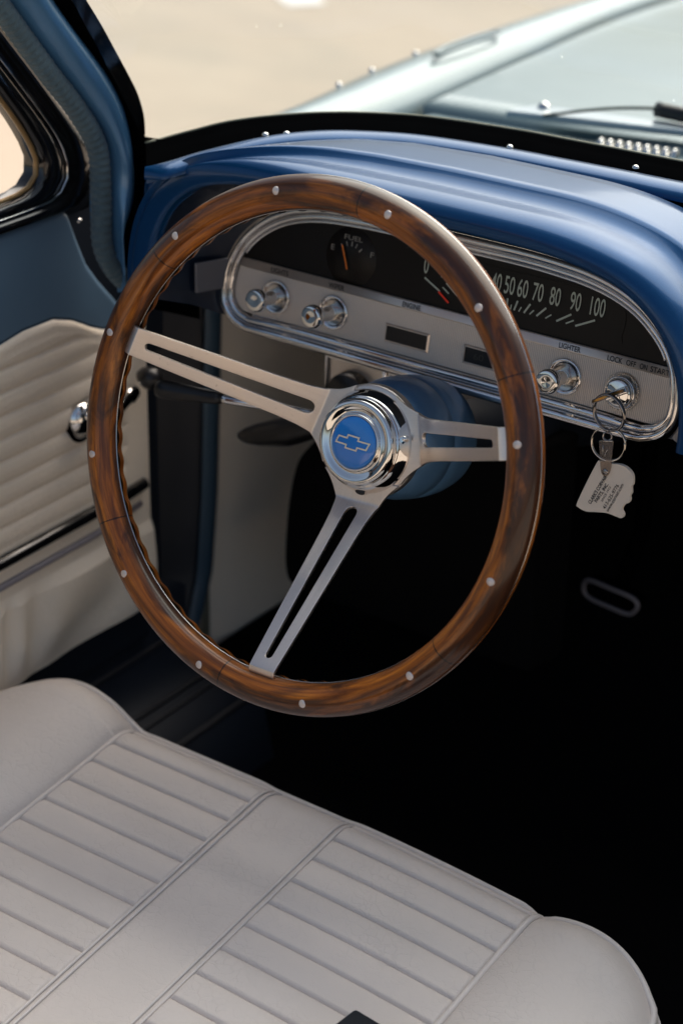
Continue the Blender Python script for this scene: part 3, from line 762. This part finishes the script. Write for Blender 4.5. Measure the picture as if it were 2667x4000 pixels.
# hanging trim pad in the footwell beside the column: rounded black edge
bl = [(-.5400, .300, .668), (-.5560, .3, .643), (-.5733, .3, .6178), (-.5825, .3, .5765), (-.5865, .3, .530), (-.5855, .3, .505), (-.5794, .3, .4933), (-.560, .3, .489), (-.50, .3, .490), (-.36, .3, .49), (-.36, .3, .66), (-.46, .3, .695)]
bl2 = crom(bl[:8], 40); pad = [(p[0], p[2]) for p in bl2]+[(-.50, .489), (-.33, .489), (-.33, .70), (-.50, .70)]
obj('footwell_pad', prism(pad, lambda x, z: (x, .300, z), lambda x, z: (x+.01, .345, z)), 'carpet', bd, smooth=False, mods=(('bevel', .004, 2),))
# kick panel, jamb, hinge pillar
obj('kick_panel', grid([[(-.688, .318, z), (-.684, .330, z), (-.680, .345, z), (-.678, .42, z), (-.678, .52, z)] for z in (.80, .70, .55, .40)]+[[(-.688, .318, .375), (-.684, .330, .375), (-.680, .345, .375), (-.678, .42, .375), (-.678, .52, .375)]]), 'cream', bd)
JB = [(-.735, .235), (-.712, .262), (-.698, .285), (-.690, .300), (-.683, .308), (-.680, .316), (-.683, .326), (-.690, .330)]
def jy(z): return float(np.interp(z, [.38, .42, .47, .55, .85], [-.055, -.030, -.012, -.003, .012]))
obj('door_jamb', grid([[(x, y+jy(z), z) for x, y in JB] for z in np.linspace(.395, .86, 40)]), 'sill', bd)
JE = [(.303, -.681), (.310, -.676), (.318, -.676), (.326, -.680)]
obj('jamb_edge', grid([[(x, y+jy(z)*.98, z) for y, x in JE] for z in np.linspace(.395, .80, 40)]), paint('jamb_blue', (.045, .085, .125), .4, .2, .5, .1), bd)
sl = obj('door_sill', grid([[(-.80, y, .470), (-.70, y, .472), (-.690, y, .462), (-.684, y, .42), (-.672, y, .395), (-.650, y, .385), (-.60, y, .375), (-.585, y, .31)] for y in (-.95, -.4, 0, .25, .285)]), 'sill', bd)
for xx, zz, rr in ((-.684, .422, .0022), (-.652, .3875, .0022), (-.638, .3845, .0016), (-.603, .378, .003)):
    obj('sill_strip', tube([(xx, -.9, zz), (xx, .28, zz)], rr, 8), 'sillpipe', sl)
# lower left closing panel of the dash end (keeps daylight out)
obj('cowl_side', grid([[(-.708, .15, z), (-.706, .22, z), (-.704, .34, z), (-.702, .42, z)] for z in (.70, .78, .845)]), 'sill', bd)
# windscreen pillar and its windlace
p_bb = [(-.625, -.10, 1.262), (-.632, .010, 1.141), (-.638, .060, 1.083), (-.642, .0926, 1.044), (-.642, .1103, 1.0222), (-.642, .1286, 1.0013), (-.642, .1451, .9818), (-.642, .1567, .9648), (-.642, .1655, .9481), (-.642, .1708, .9302), (-.642, .1736, .9104), (-.642, .1735, .8861), (-.642, .169, .8677), (-.642, .1612, .8568), (-.644, .158, .84), (-.646, .162, .80)]
p_li = [(-.640, -.15, 1.262), (-.648, -.045, 1.15), (-.652, .010, 1.095), (-.655, .0534, 1.0486), (-.655, .0736, 1.0238), (-.655, .0968, .9961), (-.655, .1211, .9681), (-.655, .1412, .9435), (-.655, .1526, .9222), (-.655, .1556, .9024), (-.655, .1545, .885), (-.655, .153, .8641), (-.655, .1538, .8391), (-.655, .1613, .822), (-.655, .1766, .8096), (-.655, .21, .796)]
p_lo = [(-.645, -.165, 1.245), (-.653, -.063, 1.135), (-.657, .012, 1.076), (-.66, .0547, 1.0298), (-.66, .0714, 1.009), (-.66, .0945, .9805), (-.66, .1188, .9521), (-.66, .1349, .9273), (-.66, .1416, .9047), (-.66, .1409, .8761), (-.66, .1407, .8466), (-.66, .1459, .8303), (-.66, .1565, .8131), (-.66, .1674, .7988), (-.66, .19, .785)]
p_gl = [(-.612, -.085, 1.262), (-.620, .025, 1.142), (-.626, .081, 1.081), (-.630, .1137, 1.0422), (-.630, .1297, 1.0206), (-.630, .1432, 1.0004), (-.630, .1557, .9816), (-.630, .1661, .9649), (-.630, .1726, .9487), (-.630, .1746, .9352), (-.630, .1733, .9172)]
NP = 90
BB, LI, LO, GL = crom(p_bb, NP), crom(p_li, NP), crom(p_lo, NP), crom(p_gl, NP)
LIp = crom(p_li[:13], NP); BBp = crom(p_bb[:16], NP)
prw = []
for t_, bx, by in ((-.12, -.012, .004), (0, 0, 0), (.12, .0065, -.002), (.3, .0105, -.003), (.5, .0110, -.002), (.7, .0085, 0), (.88, .0035, .001), (1, -.003, .002), (1.1, -.014, .0)):
    prw.append([tuple(a*(1-t_)+b*t_+np.array((bx, by, 0))) for a, b in zip(BBp, LIp)])
pl_ = obj('windshield_pillar', grid(prw), 'pillarblue', bd)
lc = .5*(LI+np.vstack([crom(p_lo, NP)]))
lcf = crom([tuple(p) for p in lc[::6]]+[tuple(lc[-1])], 700)+np.array((.004, 0, 0))
obj('windlace', tube(lcf, [.0082+.00045*math.sin(k*.9) for k in range(700)], 18), 'lace', pl_)
# outside: front lid, fenders, cowl panel, seen through the screen
def zl(x, y): return .846-.05*((y-.7)/1.)**2*(1 if y > .7 else 0)-.010*(abs(x)/.7)**2
lidr = []
for y in list(np.linspace(.668, 2.0, 24)):
    e = float(np.interp(y, [.6, .75, .957, 1.194, 2.0], [.684, .696, .717, .750, .84]))
    lidr.append([(x*e, y, zl(x*e, y)+.004) for x in np.linspace(-1, 1, 41)])
front_edge = [(p[0], p[1]-.002, p[2]-.02) for p in lidr[0]]
obj('front_lid', grid([front_edge]+lidr), 'bodyblue', bd)
cowr = []
for y in np.linspace(.36, .662, 8):
    cowr.append([(x, y+(.006 if abs(x) < .5 else 0), float(np.interp(y, [.36, .45, .55, .662], [.905, .878, .858, .845]))-.010*(abs(x)/.7)**2) for x in np.linspace(-.672, .672, 41)])
cp = obj('cowl_panel', grid(cowr), 'bodyblue', bd)
for k in range(9):
    obj('vent_slot', xf(lathe([(0, .0036), (.004, .003), (.0056, 0)], 20), Matrix.Translation((-.474+.0088*k, .640+.0014*k, .8440)) @ Matrix.Diagonal((.62, 1.3, 2.2, 1))), 'chrome', cp)
obj('cowl_plate', prism([(-.572, .628), (-.562, .664), (-.30, .72), (-.2, .73), (-.2, .68), (-.40, .676)], lambda x, y: (x, y, .8565), lambda x, y: (x, y+.002, .8635)), plain('cowl_plate_paint', (.36, .43, .49), .3, .2, .5), bd, smooth=False, mods=(('bevel', .002, 2),))
obj('plate_screw', place(lathe([(0, .006), (.004, .005), (.0065, 0)], 24), -.548, .660, .8635), 'chrome', bd)
for sg in (-1, 1):
    fr = []
    for y in np.linspace(.25, 2.0, 30):
        gi = float(np.interp(y, [.25, .568, .606, .75, .957, 1.194, 2.0], [.69, .690, .689, .701, .722, .755, .845]))
        go = float(np.interp(y, [.25, .55, .677, .80, .96, 1.153, 2.0], [.745, .760, .776, .787, .792, .806, .86]))
        z0 = zl(gi, y)
        fr.append([(sg*(gi+.001), y, z0-.02), (sg*(gi+.002), y, z0+.005), (sg*(gi*.7+go*.3), y, z0+.019), (sg*(gi*.35+go*.65), y, z0+.024), (sg*(go-.006), y, z0+.019), (sg*go, y, z0+.004), (sg*(go+.006), y, z0-.04), (sg*(go+.02), y, z0-.2), (sg*(go+.01), y, z0-.55)])
    f = obj('fender', grid(fr), 'bodyblue', bd)
    lp_ = crom([(sg*.742, .77, .8640), (sg*.755, .81, .8625), (sg*.760, .87, .8610), (sg*.758, .915, .8605), (sg*.748, .91, .8615), (sg*.742, .85, .8635)], 50, True)
    obj('fender_trim', tube(lp_, .0022, 10, True), 'bodyblue', f)
    for (fx, fy) in ((.779, .79), (.774, .70), (.766, .63)):
        obj('fender_glint', place(lathe([(0, .004), (.0025, .003), (.0036, 0)], 20), sg*fx, fy, .855), 'chrome', f)  # small chrome beads added to give the fender its bright glints
# windscreen header joins the two pillars
HT = sym([(-.618, -.092, 1.262), (-.56, -.01, 1.275), (-.45, .055, 1.285), (-.3, .085, 1.290)])
obj('windshield_header', tube(crom(HT, 60), .022, 16), 'pillarblue', bd)
obj('pillar_post', tube([(.63, -.085, 1.262), (.64, .16, .95), (.65, .2, .80)], .028, 12), 'pillarblue', bd)
# dark lower body under the cabin
obj('lower_body', prism([(-.70, -1.9), (.70, -1.9), (.70, 1.9), (-.70, 1.9)], lambda x, y: (x, y, .29), lambda x, y: (x, y, .18)), 'gasket', bd, smooth=False)

# ================================================================== WINDSHIELD
ws = thing('windshield', 'curved tinted windscreen in a black rubber gasket above the dashboard', 'windshield', Matrix.Translation((0, .35, .93)))
top_w = [np.array((p[0]*.975, p[1]-.27+.02*(1-abs(p[0])/.63), 1.285-.02*(abs(p[0])/.63))) for p in GT]
gl_rows = []
for t_ in np.linspace(0, 1, 14):
    gl_rows.append([tuple(a*(1-t_)+b*t_+np.array((0, .016*math.sin(PI*t_), 0))) for a, b in zip(GT, top_w)])
obj('glass_pane', grid(gl_rows), 'glass', ws)
def gk(t_, dz): return [tuple(a*(1-t_)+b*t_+np.array((0, 0, dz))) for a, b in zip(GB, GT)]
obj('gasket', grid([gk(-.02, -.006), gk(0, -.0005), gk(.15, .0012), gk(.35, .0016), gk(.55, .0012), gk(.70, -.0008), gk(.80, .0004), gk(.92, .0008), gk(.98, .0), gk(1.0, -.003), gk(1.05, -.02)]), 'gasket', ws)
obj('corner_filler', grid([[(x, y, z) for x, y in ((-.662, .176), (-.640, .186), (-.61, .190), (-.592, .192))] for z in (.78, .86, .915, .9235)]), 'gasket', ws)
obj('glass_edge', tube(np.array(gk(.985, .0004)), .0011, 8), plain('greenish_glass_edge', (.30, .29, .20), .35), ws)
BG = crom(p_bb[:11], NP)
def pg(t_, dx_): return [tuple(a*(1-t_)+b*t_+np.array((dx_, 0, 0))) for a, b in zip(BG, GL)]
obj('pillar_gasket', grid([pg(-.15, -.008), pg(0, .001), pg(.2, .004), pg(.5, .004), pg(.8, .003), pg(1.0, .0005), pg(1.05, -.012)]), 'gasket', ws)
# wiper
wp = thing('windshield_wiper', 'black windscreen wiper arm lying at the base of the glass', 'wiper', Matrix.Translation((-.42, .68, .86)))
obj('wiper_arm', tube(crom([(-.535, .636, .863), (-.50, .655, .870), (-.47, .674, .8735), (-.43, .695, .875)], 30), .0016, 10), plain('dark_green_black_steel', (.02, .035, .032), .3, .6), wp)
obj('wiper_blade', tube(lin_rs([(-.446, .694, .872), (-.42, .692, .872), (-.36, .69, .872), (-.2, .70, .872)], 30), .0075, 12), 'black', wp)

# ================================================================== DOOR
dpoly = [(-.95, .866), (-.2, .867), (.10, .867), (.136, .867), (.1425, .8645), (.152, .839), (.162, .816), (.176, .797), (.198, .772), (.226, .746), (.229, .60), (.225, .44), (-.95, .44)]
dr = obj('door', prism(dpoly, lambda y, z: (-.682, y, z), lambda y, z: (-.74, y, z)), 'doorblue', bd, smooth=False, mods=(('bevel', .010, 4),))
# ribbed cream trim, a height field over (y, z)
topz = lambda y: float(np.interp(y, [-.95, 0, .054, .082, .116, .138, .150, .159, .175, .195, .224], [.772, .776, .7785, .7825, .7820, .7745, .768, .7625, .7550, .750, .7475]))
ys = list(np.linspace(-.9, 0, 25))+list(np.linspace(.005, .225, 60)); rowsD = []
NZ = 420
for y in ys:
    zt = topz(y); r_ = []
    for k in range(NZ):
        t_ = k/(NZ-1); z = .4795+(zt-.4795)*t_
        e = min(1, (1-t_)*(zt-.4795)/.006); edge = math.sqrt(max(0, 1-(1-e)**2))*.006
        fy = min(1, max(0, (.228-y)/.006)); edge = min(edge, math.sqrt(max(0, 1-(1-fy)**2))*.006)
        ribm = np.clip((.196-y)/.008, 0, 1)*np.clip((z-.6045)/.004, 0, 1)*np.clip((zt-.010-z)/.004, 0, 1)
        ph = (z-.604)/.0193; d = abs(ph-round(ph))*.0193
        x = -.684+edge-.0018*ribm*math.exp(-(d/.0020)**2)+.0005*ribm*math.cos(2*PI*(ph-.5))
        if z < .560:   # gathered pocket
            g = np.clip((.560-z)/.01, 0, 1)
            x += g*(.005+.0042*math.sin(y*150+6*math.sin(y*23)+(.56-z)*30)*np.clip((.60-z)/.1, 0, 1)*np.clip((z-.48)/.03, .2, 1)*np.clip((.19-y)/.03, 0, 1)+.0015*math.sin(y*41+2+(.56-z)*55))
        r_.append((x, y, z))
    rowsD.append(r_)
obj('trim_panel', grid(rowsD), 'cream', dr)
obj('trim_welt', tube([(-.684, y, topz(y)+.001) for y in ys]+[(-.684, .2265, z) for z in np.linspace(.745, .48, 30)], .0022, 8), 'gasket', dr)
obj('door_bar', tube(lin_rs([(-.676, -.9, .5865), (-.676, .208, .5975), (-.677, .2155, .5985)], 40), .0058, 12), 'frame', dr)
obj('pocket_welt', tube([(-.677, -.9, .5640), (-.677, .15, .5745), (-.679, .212, .580)], .0032, 10), plain('grey_blue_welt', (.24, .22, .24), .4), dr)
obj('lower_edge', prism([(-.95, .478), (.2235, .478), (.222, .440), (-.95, .440)], lambda y, z: (-.6795, y, z), lambda y, z: (-.700, y, z)), 'sill', dr, smooth=False, mods=(('bevel', .003, 2),))
# window frame and vent glass
fi = [(-.95, .8875), (-.2, .888), (.04, .8885), (.064, .8893), (.090, .8905), (.104, .8945), (.1115, .9025), (.1125, .911), (.109, .922), (.094, .9465), (.071, .976), (.03, 1.026), (-.06, 1.135), (-.16, 1.25)]
fo = [(-.95, .8672), (-.2, .8672), (.04, .8672), (.09, .8672), (.130, .8672), (.150, .8685), (.166, .880), (.167, .900), (.158, .922), (.136, .950), (.108, .984), (.066, 1.034), (-.022, 1.14), (-.12, 1.25)]
FI, FO = crom(fi, 120), crom(fo, 120)
def fr_(t_, x): return [(x, a[0]*(1-t_)+b[0]*t_, a[1]*(1-t_)+b[1]*t_) for a, b in zip(FI, FO)]
wf_ = obj('window_frame', grid([fr_(0, -.700), fr_(.0, -.684), fr_(.06, -.680), fr_(.25, -.678), fr_(.42, -.680), fr_(.5, -.684), fr_(.62, -.677), fr_(.9, -.676), fr_(1, -.680), fr_(1.15, -.690), fr_(1.6, -.700), fr_(2.1, -.705)]), 'frame', dr)
obj('chrome_line', tube(np.array(fr_(.52, -.6815))[26:], .0013, 8), 'trim', dr)
obj('window_trim', tube(np.array(fr_(-.02, -.686)), .0022, 8), plain('amber_rubber_edge', (.30, .19, .08), .3, .3), dr)
obj('vent_glass', ([(-.692, y, z) for y, z in FI]+[(-.692, -.95, 1.25)], [tuple(range(121))]), 'glass2', dr, smooth=False)
# crank and inner handle
ck = obj('window_crank', tube(crom([(-.674, .200, .692), (-.666, .180, .692), (-.660, .160, .691), (-.660, .142, .690)], 30), [.0075]*6+[.006]*24, 16), 'chrome', dr)
obj('crank_base', xf(lathe([(.0150, 0), (.0142, .006), (.009, .010), (0, .011)], 40), Matrix.Translation((-.680, .1400, .6875)) @ Matrix.Rotation(PI/2, 4, 'Y')), 'chrome', dr)
obj('crank_washer', xf(lathe([(.0165, 0), (.0165, .004), (.013, .005)], 40), Matrix.Translation((-.681, .1400, .6830)) @ Matrix.Rotation(PI/2, 4, 'Y')), 'gasket', dr)
obj('crank_knob', xf(lathe([(.004, 0), (.0075, .004), (.0100, .011), (.0092, .018), (.005, .022), (0, .023)], 32), Matrix.Translation((-.668, .203, .7085)) @ Matrix.Rotation(PI/2, 4, 'Y')), 'black', dr)
obj('frame_screw', xf(lathe([(0, .002), (.0015, .0017), (.0024, 0)], 16), Matrix.Translation((-.682, .1525, .8545)) @ Matrix.Rotation(PI/2, 4, 'Y')), 'band', dr)
obj('door_edge', prism([(.228, .875), (.250, .82), (.262, .70), (.262, .46), (.215, .44), (.226, .745), (.20, .775), (.178, .80), (.145, .868)], lambda y, z: (-.700, y, z), lambda y, z: (-.735, y, z)), 'sill', dr, smooth=False)

# ================================================================== SEAT
XC, HW = -.367, .331
st_ = thing('bucket_seat', 'off white pleated vinyl driver seat cushion with piped side bolsters', 'seat', Matrix.Translation((XC, -.2, .36)))
RHO = .036
def yfront(u):
    a = abs(u)
    if a <= .215: return .056-.004*(a/.215)**2
    t_ = min(1, (a-.215)/(HW-.215)); return .052-.095*(1-max(0, 1-t_**2.3)**.5)
ou = [(u, yfront(u)) for u in np.linspace(-HW, HW, 400)]
OUTP = np.array([(-HW, -.6)]+[(-HW, y) for y in np.linspace(-.59, yfront(-HW), 120)]+ou+[(HW, y) for y in np.linspace(yfront(HW), -.6, 120)])
SEG_A, SEG_B = OUTP[:-1], OUTP[1:]
def dist_edge(Q):
    d = np.full(len(Q), 9.)
    for a, b in zip(SEG_A, SEG_B):
        ab = b-a; L = ab@ab
        if L < 1e-12: continue
        t_ = np.clip(((Q-a)@ab)/L, 0, 1); d = np.minimum(d, np.linalg.norm(Q-(a+t_[:, None]*ab), axis=1))
    return d
GR = [.0185, .0410]+[.0665+.0272*k for k in range(16)]
def seat_z(u, y, d):
    a = np.abs(u)
    z = .489+.10*(y-.043)+np.zeros_like(u)
    su = np.where(u < 0, .176, .200)
    inner = np.where(u < 0, .002, -.006)*(np.minimum(a, su)/su)**2.2
    t_ = np.clip((a-su)/(HW-su), 0, 1)
    z = z+inner+np.where(u < 0, .024, .009)*np.sin(np.pi*np.clip(t_*1.05, 0, 1)**.75)*(t_ > 0)
    # front of the cushion dips slightly between the bolsters
    dd = np.clip(d, 0, RHO); z = z-(RHO-np.sqrt(np.maximum(0, RHO**2-(RHO-dd)**2)))
    e = np.array([yfront(x) for x in u])-y
    # pleats
    pan = np.clip((a-.0385)/.0015, 0, 1)*np.clip((su-.0015-a)/.0015, 0, 1)
    pl = np.zeros_like(u)
    for g in GR:
        dl = e-g
        pl += -.0019*np.exp(-np.abs(dl)/.0011)+.0004*np.exp(-((dl+.0026)/.0014)**2)
    ph = np.interp(e, [0]+GR, np.arange(len(GR)+1)); pl += .0017*np.sin(np.pi*(ph % 1.))**.6
    z = z+pan*pl
    for s, dp in ((su, .0026), (.0375, .0009), (.0325, .0009)): z = z-dp*np.exp(-((a-s)/.0024)**2)
    z = z+.0015*np.sin(u*37+y*21)*np.sin(y*33-u*13)*(a > su)
    return z
us = np.unique(np.r_[HW*np.sin(np.linspace(-PI/2, PI/2, 60)), np.linspace(-HW*.97, HW*.97, 230), [s*(x+k) for s in (-1, 1) for x in (.176, .200, .035) for k in np.linspace(-.008, .008, 17)]])
es = np.unique(np.r_[RHO*(1-np.cos(np.linspace(0, PI/2, 26))), np.arange(RHO, .52, .0022), [g+k for g in GR for k in (-.0045, -.0032, -.0022, -.0014, -.0008, -.0003, 0, .0003, .0008, .0014, .0024)]]); es = es[(es >= 0) & (es < .52)]
rowsS = []
for u in us:
    y = yfront(u)-es; Q = np.stack([np.full_like(y, u), y], 1); rowsS.append(Q)
allQ = np.vstack(rowsS)
# distance to the outline, cheap: the front curve numerically, the sides analytically
fr_pts = np.array([(u, yfront(u)) for u in np.linspace(-HW, HW, 600)])
dF = np.empty(len(allQ))
for i in range(0, len(allQ), 4000):
    q = allQ[i:i+4000]; dF[i:i+4000] = np.sqrt(((q[:, None, :]-fr_pts[None])**2).sum(2).min(1))
dS = np.where(allQ[:, 1] < yfront(HW), HW-np.abs(allQ[:, 0]), 9.)
dA = np.minimum(dF, dS)
zA = seat_z(allQ[:, 0], allQ[:, 1], dA)
n_e = len(es); rr_ = []
for i in range(len(us)):
    rr_.append([(XC+allQ[k, 0], allQ[k, 1], zA[k]) for k in range(i*n_e, (i+1)*n_e)])
cu = obj('cushion', grid(rr_), 'seat', st_)
# side skirt below the rolled edge
edge = [(u, -.46) for u in (-HW,)]+[(-HW, y) for y in np.linspace(-.44, yfront(-HW), 30)][0:-1]+[tuple(p) for p in fr_pts[::4]]+[(HW, y) for y in np.linspace(yfront(HW), -.46, 30)][1:]
edge = np.array(edge); zE = seat_z(edge[:, 0], edge[:, 1], np.zeros(len(edge)))
cen = np.array([0, -.25])
def skirt(k, dz): return [(XC+p[0]+(p[0]-cen[0])*k*.25, p[1]+(p[1]-cen[1])*k*.25, z+dz) for p, z in zip(edge, zE)]
obj('cushion_side', grid([skirt(-.004, .0015), skirt(.004, -.006), skirt(.020, -.022), skirt(.030, -.05), skirt(.020, -.085), skirt(-.02, -.13)]), 'seat', st_)
def on_seat(u, e, lift):
    y = yfront(u)-e; d = min(np.sqrt(((np.array([[u, y]])-fr_pts)**2).sum(1)).min(), HW-abs(u))
    return (XC+u, y, float(seat_z(np.array([u]), np.array([y]), np.array([d]))[0])+lift)
for u, r in ((-.176, .0022), (.200, .0026), (-.0378, .0012), (-.0328, .0012), (.0328, .0012), (.0378, .0012)):
    obj('piping', tube([on_seat(u, e, .0020 if r > .002 else .0010) for e in np.r_[np.linspace(.001, .03, 12), np.linspace(.035, .5, 70)]], r, 10), 'pipe', st_)
obj('front_piping', tube([skirt(.001, -.001)[k] for k in range(2, len(edge)-2)], .0034, 10), 'pipe', st_)
pp = []
for k in range(len(edge)):
    if edge[k][1] < -.42: continue
    a_, b_ = edge[max(0, k-1)], edge[min(len(edge)-1, k+1)]; tt = (b_-a_)/np.linalg.norm(b_-a_); q = edge[k]+np.array([tt[1], -tt[0]])*.0075
    dd = min(np.sqrt(((q[None]-fr_pts)**2).sum(1)).min(), HW-abs(q[0]))
    pp.append((XC+q[0], q[1], float(seat_z(q[:1], q[1:2], np.array([dd]))[0])+.0010))
obj('edge_piping', tube(crom(pp[::3], 260), .0026, 10), 'pipe', st_)
obj('seat_base', box(XC-.24, XC+.24, -.45, .0, .31, .42), 'carpet', st_, smooth=False)

bk = thing('seat_belt_buckle', 'dark blue seat belt buckle lying at the near edge of the seat', 'buckle', Matrix.Translation((-.20, -.135, .475)))
def bkl(x0, x1, y0, y1, z0, z1): 
    B = box(x0, x1, y0, y1, z0, z1); Mx = Matrix.Translation((-.2055, -.133, -.003)) @ Matrix.Rotation(R_(-6), 4, 'Z'); return xf(B, Mx)
obj('buckle_body', bkl(0, .070, -.055, 0, .477, .496), plain('dark_blue_buckle', (.004, .008, .014), .5, 0, 0, spec=.2), bk, smooth=False, mods=(('bevel', .003, 3),))
obj('release_button', bkl(.020, .062, -.05, -.008, .496, .500), plain('dark_blue_button', (.005, .011, .019), .45, 0, 0, spec=.25), bk, smooth=False, mods=(('bevel', .001, 2),))

# ================================================================== GROUND
gv = []
for i in range(9):
    gv.append([((j-4)*100., (i-4)*100., 0.) for j in range(9)])
gr = obj('ground', grid(gv), 'ground', None, smooth=False); gr['kind'] = 'structure'
rm = obj('glare_patch', ([(-3.55, 4.215, .004), (-3.455, 4.33, .004), (-3.31, 4.18, .004), (-3.385, 4.085, .004)], [(0, 1, 2, 3)]), plain('white_glare', (.95, .95, .93), .5), None, smooth=False); rm['kind'] = 'structure'  # white patch painted on the ground in place of a bright glare

# ================================================================== LIGHT, WORLD, CAMERA
SUN_AZ, SUN_EL = R_(-5), R_(50)     # azimuth clockwise from +Y (forward)
w = bpy.data.worlds.new('World'); S.world = w; w.use_nodes = True
nt = w.node_tree; nt.nodes.clear()
o_ = nt.nodes.new('ShaderNodeOutputWorld'); b_ = nt.nodes.new('ShaderNodeBackground'); sk = nt.nodes.new('ShaderNodeTexSky')
sk.sky_type = 'NISHITA'; sk.sun_disc = False; sk.sun_elevation = SUN_EL; sk.sun_rotation = SUN_AZ; sk.air_density = 1.0; sk.dust_density = 4.5
b_.inputs[1].default_value = .15
wb = nt.nodes.new('ShaderNodeMix'); wb.data_type = 'RGBA'; wb.blend_type = 'MULTIPLY'; wb.inputs[0].default_value = 1; wb.inputs[7].default_value = (1.06, 1.0, .93, 1)
nt.links.new(sk.outputs[0], wb.inputs[6]); nt.links.new(wb.outputs[2], b_.inputs[0]); nt.links.new(b_.outputs[0], o_.inputs[0])
sd = bpy.data.lights.new('sun', 'SUN'); sd.energy = 4.8; sd.angle = R_(76); sd.color = (1., .925, .84)
so = bpy.data.objects.new('sun', sd); COL.objects.link(so)
dvec = Vector((math.sin(SUN_AZ)*math.cos(SUN_EL), math.cos(SUN_AZ)*math.cos(SUN_EL), math.sin(SUN_EL)))
so.rotation_euler = (-dvec).to_track_quat('-Z', 'Y').to_euler(); so.location = dvec*6

cd = bpy.data.cameras.new('camera'); cam = bpy.data.objects.new('camera', cd); COL.objects.link(cam); S.camera = cam
right = Vector((.8173036, .5759038, .0186979)); down = Vector((.2725272, -.3577634, -.8931597)); fwd = Vector((-.5076846, .7350784, -.4493508))
Mc = Matrix((right, -down, -fwd)).transposed().to_4x4(); Mc.translation = Vector((.3423371, -.9539663, 1.349687))
cam.matrix_world = Mc
cd.sensor_fit = 'HORIZONTAL'; cd.sensor_width = 24; cd.lens = 68.48
cd.clip_start = .05; cd.clip_end = 1000
cd.dof.use_dof = True; cd.dof.focus_distance = 1.345; cd.dof.aperture_fstop = 5.0; cd.dof.aperture_blades = 0
S.view_settings.view_transform = 'Standard'; S.view_settings.look = 'None'; S.view_settings.exposure = 0; S.view_settings.gamma = 1
S.render.engine = 'CYCLES'
S.cycles.use_denoising = True
try: S.cycles.denoiser = 'OPENIMAGEDENOISE'
except Exception: pass
S.cycles.max_bounces = 8; S.cycles.transparent_max_bounces = 8; S.cycles.caustics_reflective = False; S.cycles.caustics_refractive = False
S.cycles.sample_clamp_indirect = 6
